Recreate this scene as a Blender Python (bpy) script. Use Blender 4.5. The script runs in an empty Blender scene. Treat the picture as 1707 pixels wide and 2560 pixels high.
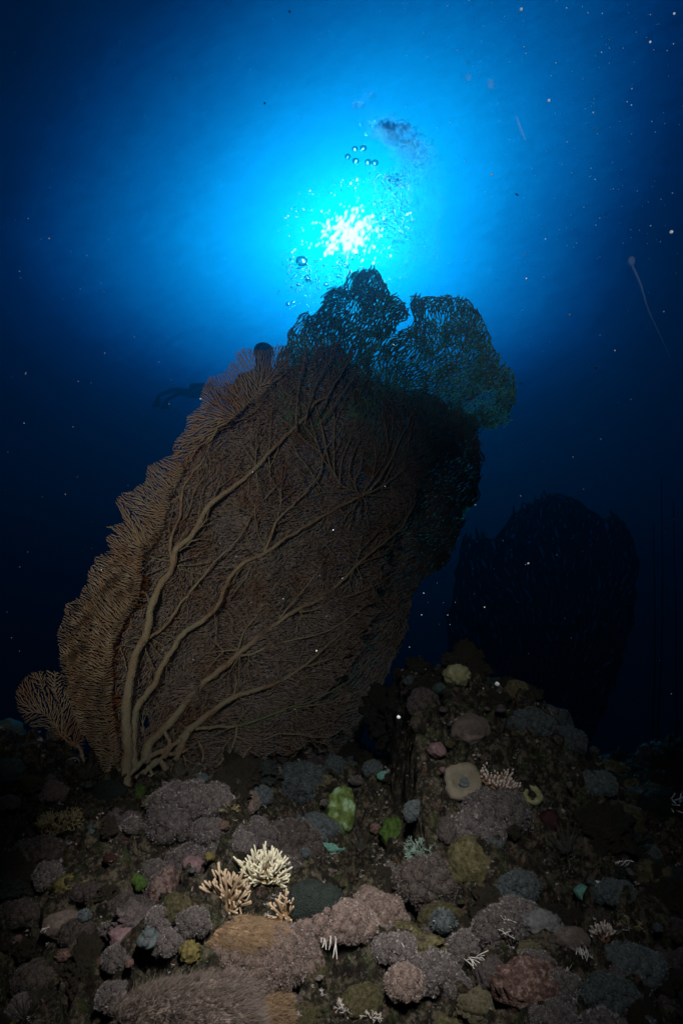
import bpy, bmesh, math, random, heapq
import numpy as np
from mathutils import Vector, Matrix, noise, kdtree

random.seed(7); rng = np.random.default_rng(7)
S = bpy.context.scene
COL = S.collection
R = math.radians

# ---------------------------------------------------------------- camera
PITCH = R(15.0)
FPX = 1525.0                                   # focal length in photograph pixels (1707 x 2560)
cam_d = bpy.data.cameras.new('camera'); cam = bpy.data.objects.new('camera', cam_d); COL.objects.link(cam)
cam_d.sensor_fit = 'VERTICAL'; cam_d.sensor_height = 24.0
cam_d.lens = 24.0 * FPX / 2560.0
cam_d.clip_start = 0.02; cam_d.clip_end = 500
cam.location = (0, 0, 0); cam.rotation_euler = (R(90) + PITCH, 0, 0)
S.camera = cam
S.render.resolution_x = 682; S.render.resolution_y = 1024

CF = np.array([0, math.cos(PITCH), math.sin(PITCH)]); CU = np.array([0, -math.sin(PITCH), math.cos(PITCH)]); CR = np.array([1.0, 0, 0])
def ray(px, py):
    return CF + (px - 853.5) / FPX * CR + (1280 - py) / FPX * CU
def at(px, py, d):                              # the world point seen at photo pixel (px, py), d metres in front of the lens
    return d * ray(px, py)

# ---------------------------------------------------------------- render settings
S.view_settings.view_transform = 'Standard'; S.view_settings.look = 'None'
S.view_settings.gamma = 1.0; S.view_settings.exposure = 0.0; S.view_settings.use_curve_mapping = False
cy = S.cycles
cy.use_denoising = True
try: cy.denoiser = 'OPENIMAGEDENOISE'
except Exception: pass
cy.use_adaptive_sampling = True; cy.adaptive_threshold = 0.02
cy.max_bounces = 5; cy.diffuse_bounces = 2; cy.glossy_bounces = 2; cy.transmission_bounces = 5; cy.volume_bounces = 0
cy.transparent_max_bounces = 8
cy.sample_clamp_indirect = 3.0
cy.caustics_reflective = False; cy.caustics_refractive = False

# ---------------------------------------------------------------- world: the open water, brightest where the sun stands over the surface
sun_dir = Vector(ray(872, 590)).normalized()
w = bpy.data.worlds.new('World'); S.world = w; w.use_nodes = True
nt = w.node_tree; N = nt.nodes; L = nt.links; N.clear()
def node(t, **k):
    n = N.new(t)
    for a, b in k.items(): setattr(n, a, b)
    return n
def math_n(op, a, b=None, c=None, clamp=False):
    n = node('ShaderNodeMath', operation=op, use_clamp=clamp)
    for i, v in enumerate((a, b, c)):
        if v is None: continue
        if isinstance(v, (int, float)): n.inputs[i].default_value = v
        else: L.new(v, n.inputs[i])
    return n.outputs[0]
tc = node('ShaderNodeTexCoord')
srt = Vector((1, 0, 0)); sup = srt.cross(sun_dir).normalized(); srt = sun_dir.cross(sup).normalized()
def dot_n(v):
    n = node('ShaderNodeVectorMath', operation='DOT_PRODUCT'); L.new(tc.outputs['Generated'], n.inputs[0]); n.inputs[1].default_value = v
    return n.outputs['Value']
du, dv, dw = dot_n(srt), dot_n(sup), dot_n(sun_dir)
def comb(x, y, z=None):
    n = node('ShaderNodeCombineXYZ')
    L.new(x, n.inputs[0]); L.new(y, n.inputs[1])
    if z is not None: L.new(z, n.inputs[2])
    return n.outputs[0]
def tex_noise(vec, scale, detail=3.0, rough=0.5):
    n = node('ShaderNodeTexNoise'); L.new(vec, n.inputs['Vector'])
    n.inputs['Scale'].default_value = scale; n.inputs['Detail'].default_value = detail; n.inputs['Roughness'].default_value = rough
    return n.outputs['Fac']
# ripples lie on the water surface, so they foreshorten away from the sun: rotate 35 degrees and stretch
def rot_uv(ang, sx, sy):
    c, s = math.cos(ang), math.sin(ang)
    a = math_n('ADD', math_n('MULTIPLY', du, c * sx), math_n('MULTIPLY', dv, s * sx))
    b = math_n('ADD', math_n('MULTIPLY', du, -s * sy), math_n('MULTIPLY', dv, c * sy))
    return comb(a, b, dw)
rip = tex_noise(rot_uv(R(25), 1.0, 3.0), 34.0, 5.0, 0.7)
big = tex_noise(comb(du, dv, dw), 3.0, 2.0, 0.5)
up = math_n('MAXIMUM', dv, 0.0); dn = math_n('MINIMUM', dv, 0.0)
dut = math_n('SUBTRACT', du, math_n('MULTIPLY', up, 0.35)); lf = math_n('MINIMUM', dut, 0.0); rt = math_n('MAXIMUM', dut, 0.0)
q = math_n('ADD', math_n('POWER', math_n('MULTIPLY', up, 1.12), 2.0), math_n('POWER', math_n('MULTIPLY', math_n('ABSOLUTE', dn), math_n('ADD', 1.32, math_n('MULTIPLY', math_n('ABSOLUTE', dn), 1.7))), 2.0))
q2 = math_n('ADD', math_n('POWER', math_n('MULTIPLY', math_n('ABSOLUTE', lf), 1.0), 2.0), math_n('POWER', math_n('MULTIPLY', rt, 1.15), 2.0))
rr = math_n('SQRT', math_n('ADD', q, q2))
rr = math_n('ADD', rr, math_n('MULTIPLY', math_n('LESS_THAN', dw, 0.0), 2.0))
jit = math_n('MULTIPLY', math_n('SUBTRACT', rip, 0.5), 0.085)
jit2 = math_n('MULTIPLY', math_n('SUBTRACT', big, 0.5), 0.06)
rj = math_n('ADD', rr, math_n('MULTIPLY', math_n('ADD', jit, jit2), math_n('ADD', rr, 0.35)))
RMAX = 1.3
ramp = node('ShaderNodeValToRGB'); L.new(math_n('DIVIDE', rj, RMAX, clamp=True), ramp.inputs[0])
def s2l(c): c = c / 255.0; return c / 12.92 if c <= 0.04045 else ((c + 0.055) / 1.055) ** 2.4
STOPS = [(0.0, (30, 285, 305)), (0.05, (0, 262, 290)), (0.078, (0, 238, 272)), (0.115, (0, 205, 264)), (0.16, (0, 175, 254)), (0.19, (0, 158, 243)), (0.225, (0, 139, 220)), (0.254, (0, 119, 195)),
         (0.30, (0, 94, 165)), (0.37, (0, 61, 120)), (0.413, (0, 41, 93)), (0.456, (0, 24, 64)), (0.52, (0, 12, 40)), (0.60, (0, 6, 26)), (0.75, (0, 3, 15)), (1.0, (0, 1, 8)), (1.28, (0, 1, 4))]
e = ramp.color_ramp
while len(e.elements) > 1: e.elements.remove(e.elements[-1])
for i, (p, c) in enumerate(STOPS):
    el = e.elements[0] if i == 0 else e.elements.new(p / RMAX)
    el.position = p / RMAX; el.color = (s2l(c[0]), s2l(c[1]), s2l(c[2]), 1)
# sun glitter on the underside of the surface
vor = node('ShaderNodeTexVoronoi'); L.new(rot_uv(R(60), 0.7, 1.0), vor.inputs['Vector'])
vor.inputs['Scale'].default_value = 200.0; vor.feature = 'SMOOTH_F1'
vor.inputs['Smoothness'].default_value = 0.35
gn = tex_noise(rot_uv(R(60), 0.6, 1.0), 95.0, 3.0, 0.6)
core = math_n('SUBTRACT', 1.0, math_n('DIVIDE', rr, 0.060), clamp=True)
halo = math_n('SUBTRACT', 1.0, math_n('DIVIDE', rr, 0.115), clamp=True)
thr = math_n('ADD', math_n('MULTIPLY', core, 0.34), math_n('MULTIPLY', halo, 0.16))
g = math_n('SUBTRACT', math_n('ADD', thr, math_n('MULTIPLY', math_n('SUBTRACT', gn, 0.5), 0.95)), math_n('MULTIPLY', vor.outputs['Distance'], 0.42))
g = math_n('MULTIPLY', math_n('MULTIPLY', g, 5.0, clamp=True), math_n('MULTIPLY', halo, 6.0, clamp=True))
mixg = node('ShaderNodeMix', data_type='RGBA', blend_type='ADD'); mixg.inputs['Factor'].default_value = 1.0
L.new(ramp.outputs[0], mixg.inputs['A'])
gcol = node('ShaderNodeMix', data_type='RGBA'); L.new(g, gcol.inputs['Factor'])
gcol.inputs['A'].default_value = (0, 0, 0, 1); gcol.inputs['B'].default_value = (1.0, 0.5, 0.45, 1)
L.new(gcol.outputs['Result'], mixg.inputs['B'])
bg = node('ShaderNodeBackground'); L.new(mixg.outputs['Result'], bg.inputs['Color'])
HAZE_D = 0.095
dz_ = node('ShaderNodeVectorMath', operation='DOT_PRODUCT'); L.new(tc.outputs['Generated'], dz_.inputs[0]); dz_.inputs[1].default_value = (0, 0, 1)
path = math_n('MINIMUM', math_n('DIVIDE', 7.2, math_n('MAXIMUM', dz_.outputs['Value'], 0.2)), 28.0)      # metres of water on the way up
L.new(math_n('MULTIPLY', math_n('EXPONENT', math_n('MULTIPLY', path, HAZE_D)), 0.87), bg.inputs['Strength'])
L.new(bg.outputs[0], node('ShaderNodeOutputWorld').inputs['Surface'])

# ---------------------------------------------------------------- sun through the surface and the photographer's strobes, plus one spot added to brighten drifting specks
ld = bpy.data.lights.new('sun', 'SUN'); ld.energy = 1.3; ld.angle = R(6); ld.color = (0.10, 0.62, 1.0)
lo = bpy.data.objects.new('sun', ld); COL.objects.link(lo)
lo.rotation_euler = sun_dir.to_track_quat('Z', 'Y').to_euler()
def strobe_or_added_spot(loc, target, energy, size, blend, col):
    d = bpy.data.lights.new('strobe_or_added_spot', 'SPOT'); d.energy = energy; d.color = col; d.spot_size = R(size); d.spot_blend = blend; d.shadow_soft_size = 0.045
    o = bpy.data.objects.new('strobe_or_added_spot', d); COL.objects.link(o); o.location = loc
    o.rotation_euler = (Vector(target) - Vector(loc)).to_track_quat('-Z', 'Y').to_euler()
strobe_or_added_spot((-0.60, 0.05, 0.30), at(270, 1200, 2.0), 105.0, 57, 1.0, (1.0, 0.92, 0.82))
strobe_or_added_spot((0.05, 0.35, 0.70), at(720, 2270, 1.40), 130.0, 44, 1.0, (1.0, 0.92, 0.85))
strobe_or_added_spot((0.20, 0.20, 0.62), at(930, 2030, 1.65), 42.0, 62, 1.0, (0.96, 0.95, 0.92))
strobe_or_added_spot((0.50, 0.0, 0.45), at(1650, 150, 2.0), 80.0, 72, 1.0, (0.9, 0.95, 1.0))  # added spot, no strobe: brightens the specks in the upper right water

# ---------------------------------------------------------------- materials
def new_mat(name):
    m = bpy.data.materials.new(name); m.use_nodes = True
    return m, m.node_tree.nodes, m.node_tree.links, m.node_tree.nodes['Principled BSDF']
def patch_mat(name, cols, scale=12.0, rough=0.75, bump=0.4, bump_scale=60.0, spec=0.25, detail=4.0, tip=None, sss=0.0, obj_var=0.0):
    """Colour patches from two noises over object coordinates; tip: a second colour carried by the mesh attribute 'tip'."""
    m, n, l, b = new_mat(name)
    t = n.new('ShaderNodeTexCoord')
    nz = n.new('ShaderNodeTexNoise'); nz.inputs['Scale'].default_value = scale; nz.inputs['Detail'].default_value = detail; nz.inputs['Roughness'].default_value = 0.62
    l.new(t.outputs['Object'], nz.inputs['Vector'])
    r = n.new('ShaderNodeValToRGB'); l.new(nz.outputs['Fac'], r.inputs[0])
    e = r.color_ramp
    while len(e.elements) > 1: e.elements.remove(e.elements[-1])
    k = len(cols)
    for i, c in enumerate(cols):
        p = 0.30 + 0.40 * (i / max(1, k - 1))
        el = e.elements[0] if i == 0 else e.elements.new(p)
        el.position = p; el.color = (*c, 1)
    out = r.outputs[0]
    if tip is not None:
        a = n.new('ShaderNodeAttribute'); a.attribute_name = 'tip'
        mx = n.new('ShaderNodeMix'); mx.data_type = 'RGBA'; mx.clamp_factor = False; l.new(a.outputs['Fac'], mx.inputs['Factor'])
        l.new(out, mx.inputs['A']); mx.inputs['B'].default_value = (*tip, 1); out = mx.outputs['Result']
    if obj_var:
        oi = n.new('ShaderNodeObjectInfo'); h = n.new('ShaderNodeHueSaturation'); l.new(out, h.inputs['Color'])
        mr = n.new('ShaderNodeMapRange'); l.new(oi.outputs['Random'], mr.inputs['Value']); mr.inputs['To Min'].default_value = 1 - obj_var; mr.inputs['To Max'].default_value = 1 + obj_var
        l.new(mr.outputs[0], h.inputs['Value']); out = h.outputs[0]
    l.new(out, b.inputs['Base Color'])
    b.inputs['Roughness'].default_value = rough; b.inputs['Specular IOR Level'].default_value = spec
    if bump:
        n2 = n.new('ShaderNodeTexNoise'); n2.inputs['Scale'].default_value = bump_scale; n2.inputs['Detail'].default_value = 5.0; l.new(t.outputs['Object'], n2.inputs['Vector'])
        bp = n.new('ShaderNodeBump'); bp.inputs['Strength'].default_value = bump; bp.inputs['Distance'].default_value = 0.01
        l.new(n2.outputs['Fac'], bp.inputs['Height']); l.new(bp.outputs[0], b.inputs['Normal'])
    return m
def thin_mat(name, cols, scale, trans, trans_col, rough=0.7):
    """Living tissue of a fan or polyp: diffuse with light passing through it."""
    m = patch_mat(name, cols, scale, rough, 0.0, spec=0.15)
    n, l = m.node_tree.nodes, m.node_tree.links
    b = n['Principled BSDF']; o = n['Material Output']
    tr = n.new('ShaderNodeBsdfTranslucent'); tr.inputs[0].default_value = (*trans_col, 1)
    mx = n.new('ShaderNodeMixShader'); mx.inputs[0].default_value = trans
    l.new(b.outputs[0], mx.inputs[1]); l.new(tr.outputs[0], mx.inputs[2]); l.new(mx.outputs[0], o.inputs['Surface'])
    return m
M = {}
M['fan_twig'] = thin_mat('fan_twig', [(0.28, 0.13, 0.07), (0.33, 0.25, 0.19), (0.36, 0.30, 0.26), (0.33, 0.29, 0.27)], 5.0, 0.25, (0.30, 0.34, 0.22))
M['fan_twig_rust'] = thin_mat('fan_twig_rust', [(0.22, 0.08, 0.02), (0.30, 0.12, 0.03), (0.26, 0.13, 0.06)], 5.0, 0.2, (0.30, 0.22, 0.12))
M['fan_edge'] = thin_mat('fan_edge', [(0.32, 0.22, 0.13), (0.42, 0.34, 0.22), (0.34, 0.20, 0.10)], 4.0, 0.25, (0.34, 0.32, 0.18))
M['fan_branch'] = patch_mat('fan_branch', [(0.18, 0.10, 0.055), (0.24, 0.18, 0.115), (0.27, 0.235, 0.155), (0.22, 0.21, 0.15)], 9.0, 0.8, 0.9, 110.0, obj_var=0.0)
M['fan_crown'] = thin_mat('fan_crown', [(0.28, 0.15, 0.09), (0.33, 0.25, 0.19), (0.36, 0.30, 0.26)], 5.0, 0.70, (0.55, 1.0, 0.85))
M['fan_branch_water_tint'] = patch_mat('fan_branch_water_tint', [(0.09, 0.13, 0.06), (0.12, 0.17, 0.08), (0.18, 0.18, 0.10)], 22.0, 0.7, 0.4, 90.0)  # branch colour shifted to green, painting in the red light lost in water
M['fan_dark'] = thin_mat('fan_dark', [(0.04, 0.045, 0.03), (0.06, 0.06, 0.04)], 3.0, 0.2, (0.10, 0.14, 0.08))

# ---------------------------------------------------------------- object helpers
def tag(o, label=None, cat=None, group=None, kind=None):
    if label: o['label'] = label
    if cat: o['category'] = cat
    if group: o['group'] = group
    if kind: o['kind'] = kind
    return o
def empty(name, loc, label, cat, group=None):
    o = bpy.data.objects.new(name, None); COL.objects.link(o); o.location = loc; o.empty_display_size = 0.05
    bpy.context.view_layer.update()
    return tag(o, label, cat, group)
def link(name, me, mat=None, parent=None, smooth=True):
    if mat is not None and not me.materials: me.materials.append(mat)
    if smooth: me.polygons.foreach_set('use_smooth', [True] * len(me.polygons))
    o = bpy.data.objects.new(name, me); COL.objects.link(o)
    if parent is not None:
        o.parent = parent; o.matrix_parent_inverse = Matrix.Translation(-parent.location)   # vertices are in world coordinates
    return o
def mesh_np(name, verts, quads=None, tris=None, tip=None):
    """Mesh from numpy arrays."""
    me = bpy.data.meshes.new(name)
    verts = np.asarray(verts, dtype=np.float32)
    q = np.zeros((0, 4), np.int32) if quads is None or len(quads) == 0 else np.asarray(quads, np.int32)
    t = np.zeros((0, 3), np.int32) if tris is None or len(tris) == 0 else np.asarray(tris, np.int32)
    me.vertices.add(len(verts)); me.vertices.foreach_set('co', verts.ravel())
    nl = q.size + t.size
    me.loops.add(nl); me.loops.foreach_set('vertex_index', np.concatenate([q.ravel(), t.ravel()]))
    me.polygons.add(len(q) + len(t))
    st = np.concatenate([np.arange(len(q)) * 4, q.size + np.arange(len(t)) * 3]).astype(np.int32)
    me.polygons.foreach_set('loop_start', st)
    me.update(calc_edges=True)
    if tip is not None:
        a = me.attributes.new('tip', 'FLOAT', 'POINT'); a.data.foreach_set('value', np.asarray(tip, np.float32))
    return me
class Geo:
    """Collects pieces of one part and builds them as one mesh."""
    def __init__(s): s.v = []; s.q = []; s.t = []; s.tip = []; s.n = 0
    def add(s, v, q=None, t=None, tip=None):
        v = np.asarray(v, float)
        if q is not None and len(q): s.q.append(np.asarray(q) + s.n)
        if t is not None and len(t): s.t.append(np.asarray(t) + s.n)
        s.v.append(v); s.tip.append(np.zeros(len(v)) if tip is None else np.asarray(tip, float)); s.n += len(v)
    def build(s, name, mat, parent=None, smooth=True):
        me = mesh_np(name, np.concatenate(s.v), np.concatenate(s.q) if s.q else None, np.concatenate(s.t) if s.t else None, np.concatenate(s.tip))
        me.materials.append(mat)
        return link(name, me, None, parent, smooth)
def segs(P0, P1, R0, R1, k=4):
    """Many separate tapered prisms at once."""
    P0, P1 = np.asarray(P0, float), np.asarray(P1, float); n = len(P0)
    d = P1 - P0; d /= np.maximum(np.linalg.norm(d, axis=1, keepdims=True), 1e-9)
    ref = np.tile(np.array([[0.0, 1.0, 0.0]]), (n, 1)); bad = np.abs(d[:, 1]) > 0.95; ref[bad] = [1, 0, 0]
    a = np.cross(d, ref); a /= np.linalg.norm(a, axis=1, keepdims=True); b = np.cross(d, a)
    ang = np.arange(k) * 2 * np.pi / k
    off = a[:, None, :] * np.cos(ang)[None, :, None] + b[:, None, :] * np.sin(ang)[None, :, None]
    v = np.concatenate([P0[:, None, :] + off * np.asarray(R0)[:, None, None], P1[:, None, :] + off * np.asarray(R1)[:, None, None]], axis=1)   # n, 2k, 3
    i = np.arange(k); j = (i + 1) % k
    base = (np.arange(n) * 2 * k)[:, None, None]
    q = np.stack([i, j, j + k, i + k], axis=1)[None] + base
    return v.reshape(-1, 3), q.reshape(-1, 4)
def tube(pts, rad, k=8, wob=0.0):
    """One continuous tapering tube through pts, with rounded ends."""
    pts = np.asarray(pts, float); rad = np.asarray(rad, float); n = len(pts)
    tan = np.gradient(pts, axis=0); tan /= np.maximum(np.linalg.norm(tan, axis=1, keepdims=True), 1e-9)
    a = np.cross(tan[0], [0, 1, 0.01]);
    if np.linalg.norm(a) < 1e-3: a = np.cross(tan[0], [1, 0, 0])
    a /= np.linalg.norm(a)
    V = []
    ang = np.arange(k) * 2 * np.pi / k
    for i in range(n):
        a = a - tan[i] * a.dot(tan[i]); a /= np.linalg.norm(a); b = np.cross(tan[i], a)
        r = rad[i] * (1 + (rng.uniform(-wob, wob, k) if wob else 0))
        V.append(pts[i] + (np.outer(np.cos(ang), a) + np.outer(np.sin(ang), b)) * np.reshape(r, (-1, 1) if wob else (1,)))
    V = np.concatenate(V)
    i = np.arange(k); j = (i + 1) % k
    q = np.concatenate([np.stack([i + s * k, j + s * k, j + (s + 1) * k, i + (s + 1) * k], axis=1) for s in range(n - 1)])
    V = np.concatenate([V, [pts[0] - tan[0] * rad[0] * 0.6], [pts[-1] + tan[-1] * rad[-1] * 0.8]])
    t = np.concatenate([np.stack([j, i, np.full(k, n * k)], axis=1), np.stack([i + (n - 1) * k, j + (n - 1) * k, np.full(k, n * k + 1)], axis=1)])
    return V, q, t
def catmull(P, step):
    P = np.asarray(P, float)
    if len(P) == 2: P = np.array([P[0], (P[0] + P[1]) / 2, P[1]])
    E = np.concatenate([[2 * P[0] - P[1]], P, [2 * P[-1] - P[-2]]]); out = []
    for i in range(1, len(E) - 2):
        m = max(2, int(np.linalg.norm(E[i + 1][:2] - E[i][:2]) / step))
        for t in np.arange(m) / m:
            out.append(0.5 * ((2 * E[i]) + (-E[i - 1] + E[i + 1]) * t + (2 * E[i - 1] - 5 * E[i] + 4 * E[i + 1] - E[i + 2]) * t * t + (-E[i - 1] + 3 * E[i] - 3 * E[i + 1] + E[i + 2]) * t ** 3))
    out.append(E[-2])
    return np.array(out)
def in_poly(X, Y, poly):
    inside = np.zeros(len(X), bool); n = len(poly)
    for i in range(n):
        x0, y0 = poly[i]; x1, y1 = poly[(i + 1) % n]
        c = ((y0 > Y) != (y1 > Y)) & (X < (x1 - x0) * (Y - y0) / ((y1 - y0) + 1e-12) + x0)
        inside ^= c
    return inside

# ---------------------------------------------------------------- sea fans
# A fan grows in its own sheet (u, v); sheet() bends that sheet in space.
def grow(poly, seeds, spacing, seed_cost=0.72, seed=1, holes=(), edge_len=0.0, aniso=None):
    """Shortest-path tree over scattered points: returns points, parent index, descendant counts."""
    g = np.random.default_rng(seed)
    poly = [tuple(p) for p in poly]
    xs = [p[0] for p in poly]; ys = [p[1] for p in poly]
    nx = int((max(xs) - min(xs)) / spacing) + 2; ny = int((max(ys) - min(ys)) / (spacing * 0.87)) + 2
    I, J = np.meshgrid(np.arange(nx), np.arange(ny))
    X = min(xs) + (I + 0.5 * (J % 2)) * spacing; Y = min(ys) + J * spacing * 0.87
    X = (X + g.uniform(-.42, .42, X.shape) * spacing).ravel(); Y = (Y + g.uniform(-.42, .42, Y.shape) * spacing).ravel()
    # the rim is uneven
    wob = np.array([noise.noise(Vector((x / 34.0, y / 34.0, seed))) for x, y in zip(X, Y)]) * 7
    wob2 = np.array([noise.noise(Vector((x / 34.0, y / 34.0, seed + 9.5))) for x, y in zip(X, Y)]) * 7
    k = in_poly(X + wob, Y + wob2, poly)
    for h in holes: k &= ~in_poly(X, Y, h)
    X, Y = X[k], Y[k]
    SP = []; SC = []
    for s in seeds:
        c = catmull(s, spacing * 0.9)[:, :2]; kk = in_poly(c[:, 0], c[:, 1], poly)
        ln = np.concatenate([[0], np.cumsum(np.linalg.norm(np.diff(c, axis=0), axis=1))])
        SP.append(c[kk]); SC.append(ln[kk] * seed_cost)
    SP = np.concatenate(SP); SC = np.concatenate(SC)
    P = np.concatenate([SP, np.stack([X, Y], 1)]); ns = len(SP)
    kd = kdtree.KDTree(len(P))
    for i, p in enumerate(P): kd.insert((p[0], p[1], 0), i)
    kd.balance()
    if aniso is not None:
        mode, strength = aniso
        T = []; O = []
        for s_ in seeds:
            c = catmull(s_, 14.0)[:, :2]; t_ = np.gradient(c, axis=0); t_ /= np.maximum(np.linalg.norm(t_, axis=1, keepdims=True), 1e-9); T.append(t_); O.append(c)
        T = np.concatenate(T); O = np.concatenate(O)
        d2 = ((P[:, None, :] - O[None]) ** 2).sum(-1) + 400.0
        F_ = (T[None] / (d2 ** 1.2)[:, :, None]).sum(1); F_ /= np.maximum(np.linalg.norm(F_, axis=1, keepdims=True), 1e-12)
        if mode == 'across': F_ = np.stack([F_[:, 1], -F_[:, 0]], 1)
        an = np.array([1.3 * noise.noise(Vector((p[0] / 55.0, p[1] / 55.0, seed * 1.7))) for p in P]); ca, sa = np.cos(an), np.sin(an)
        F_ = np.stack([F_[:, 0] * ca - F_[:, 1] * sa, F_[:, 0] * sa + F_[:, 1] * ca], 1)
    dist = np.full(len(P), 1e18); par = np.full(len(P), -1); h = []
    for i in range(ns): dist[i] = SC[i]; h.append((SC[i], i))
    heapq.heapify(h); done = np.zeros(len(P), bool); rmax = spacing * 1.9
    order = []
    while h:
        d, i = heapq.heappop(h)
        if done[i]: continue
        done[i] = True; order.append(i)
        for co, j, l in kd.find_range((P[i][0], P[i][1], 0), rmax):
            if done[j] or j < ns: continue
            c = l ** 1.35 / spacing ** 0.35
            if aniso is not None:
                c *= 1.0 + strength * (1 - abs((P[j][0] - P[i][0]) * F_[j][0] + (P[j][1] - P[i][1]) * F_[j][1]) / max(l, 1e-6))
            if d + c < dist[j]: dist[j] = d + c; par[j] = i; heapq.heappush(h, (d + c, j))
    cnt = np.ones(len(P))
    for i in reversed(order):
        if par[i] >= 0: cnt[par[i]] += cnt[i]
    Q = P.copy()
    for it in range(2):
        ch = np.zeros_like(Q); cn = np.zeros(len(Q)); k = par >= 0
        np.add.at(ch, par[k], Q[k]); np.add.at(cn, par[k], 1)
        has = (cn > 0) & k
        Q[has] = 0.45 * Q[has] + 0.3 * Q[par[has]] + 0.25 * ch[has] / cn[has][:, None]
    return Q, par, cnt, ns
def nz2(x, y, s, o): return noise.noise(Vector((x / s, y / s, o)))
def fan_lobe(parent, mat, sheet, poly, seeds, spacing, r_px, seed=1, dz=0.0, ruffle=0.02, holes=(), seed_cost=0.72, aniso=None, extra=0.0, name='fan_lobe', gain=0.16):
    Q, par, cnt, ns = grow(poly, seeds, spacing, seed_cost, seed, holes, aniso=aniso)
    D = np.array([sheet(x, y) + dz + ruffle * nz2(x, y, 90.0, seed * 3.1) + ruffle * 0.35 * nz2(x, y, 28.0, seed * 5.7) for x, y in Q])
    W = D[:, None] * (CF + ((Q[:, 0] - 853.5) / FPX)[:, None] * CR + ((1280 - Q[:, 1]) / FPX)[:, None] * CU)
    rad = r_px * (1 + gain * np.log(cnt)) * D / FPX
    k = np.where(par >= 0)[0]
    G = Geo()
    v, q = segs(W[par[k]], W[k], np.minimum(rad[par[k]], rad[k] * 1.25), rad[k] * np.where(cnt[k] == 1, 0.55, 1.0), 4)
    G.add(v, q)
    if extra > 0:    # the cross links that make the lattice
        kd = kdtree.KDTree(len(W))
        for i, p in enumerate(W): kd.insert(p, i)
        kd.balance(); a = []; b = []
        g = np.random.default_rng(seed + 50)
        for i in range(len(W)):
            if g.random() > extra: continue
            f = kd.find_n(W[i], 4); j = f[g.integers(1, 4)][1]
            if par[i] != j and par[j] != i: a.append(i); b.append(j)
        if a:
            v, q = segs(W[a], W[b], rad[a] * 0.6, rad[b] * 0.6, 4); G.add(v, q)
    return G.build(name, mat, parent)
def fan_net(parent, mat, sheet, poly, seeds, spacing, r_px, seed=1, dz=0.0, ruffle=0.02, holes=(), name='fan_lobe', mode='along', cross=0.3, turn=0.9, gap=0.0, wob=1.0, smooth=2, local=0.35):
    """A net of wavy strands that run with the limbs and join again, leaving long narrow holes."""
    g = np.random.default_rng(seed)
    xs = [p[0] for p in poly]; ys = [p[1] for p in poly]
    nx = int((max(xs) - min(xs)) / spacing) + 2; ny = int((max(ys) - min(ys)) / (spacing * 0.87)) + 2
    I, J = np.meshgrid(np.arange(nx), np.arange(ny))
    X = min(xs) + (I + 0.5 * (J % 2)) * spacing; Y = min(ys) + J * spacing * 0.87
    X = (X + g.uniform(-.45, .45, X.shape) * spacing).ravel(); Y = (Y + g.uniform(-.45, .45, Y.shape) * spacing).ravel()
    wx = np.array([10 * wob * noise.noise(Vector((x / 30.0, y / 30.0, seed))) + 5 * noise.noise(Vector((x / 9.0, y / 9.0, seed))) for x, y in zip(X, Y)])
    wy = np.array([10 * wob * noise.noise(Vector((x / 30.0, y / 30.0, seed + 9.5))) for x, y in zip(X, Y)])
    k = in_poly(X + wx, Y + wy, poly)
    if gap: k &= np.array([noise.noise(Vector((x / 45.0, y / 45.0, seed + 4.5))) for x, y in zip(X, Y)]) < gap
    for h in holes: k &= ~in_poly(X, Y, h)
    P = np.stack([X[k], Y[k]], 1)
    T = []; O = []
    for s_ in seeds:
        c = catmull(s_, 14.0)[:, :2]; t_ = np.gradient(c, axis=0); t_ /= np.maximum(np.linalg.norm(t_, axis=1, keepdims=True), 1e-9); T.append(t_); O.append(c)
    T = np.concatenate(T); O = np.concatenate(O)
    d2 = ((P[:, None, :] - O[None]) ** 2).sum(-1) + 400.0
    F_ = (T[None] / (d2 ** 1.3)[:, :, None]).sum(1); F_ /= np.maximum(np.linalg.norm(F_, axis=1, keepdims=True), 1e-12)
    if mode == 'across': F_ = np.stack([F_[:, 1], -F_[:, 0]], 1)
    an = np.array([turn * noise.noise(Vector((p[0] / 60.0, p[1] / 60.0, seed * 1.7))) + local * noise.noise(Vector((p[0] / 16.0, p[1] / 16.0, seed * 0.7))) for p in P]); ca, sa = np.cos(an), np.sin(an)
    F_ = np.stack([F_[:, 0] * ca - F_[:, 1] * sa, F_[:, 0] * sa + F_[:, 1] * ca], 1)
    kd = kdtree.KDTree(len(P))
    for i, p in enumerate(P): kd.insert((p[0], p[1], 0), i)
    kd.balance(); A = []; B = []; tipsA = []; tipsD = []; used = np.zeros(len(P), int)
    for i, p in enumerate(P):
        fx, fy = F_[i]; c_ = []
        for co, j, l in kd.find_range((p[0], p[1], 0), spacing * 2.3):
            if j == i: continue
            dx, dy = co[0] - p[0], co[1] - p[1]; al = dx * fx + dy * fy; pe = abs(dx * fy - dy * fx)
            if al < 0.35 * spacing: continue
            c_.append((al + 2.2 * pe + 9.0 * used[j], j))
        if not c_:
            tipsA.append(i); tipsD.append((fx, fy)); continue
        c_.sort(); A.append(i); B.append(c_[0][1]); used[c_[0][1]] += 1
        if len(c_) > 2 and g.random() < cross: A.append(i); B.append(c_[1 + g.integers(0, 2)][1])
    A = np.array(A); B = np.array(B)
    # pull strands a little straighter
    Q = P.copy()
    for _ in range(smooth):
        s1 = np.zeros_like(Q); n1 = np.zeros(len(Q)); np.add.at(s1, A, Q[B]); np.add.at(s1, B, Q[A]); np.add.at(n1, A, 1); np.add.at(n1, B, 1)
        m = n1 > 1; Q[m] = 0.55 * Q[m] + 0.45 * s1[m] / n1[m][:, None]
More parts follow.
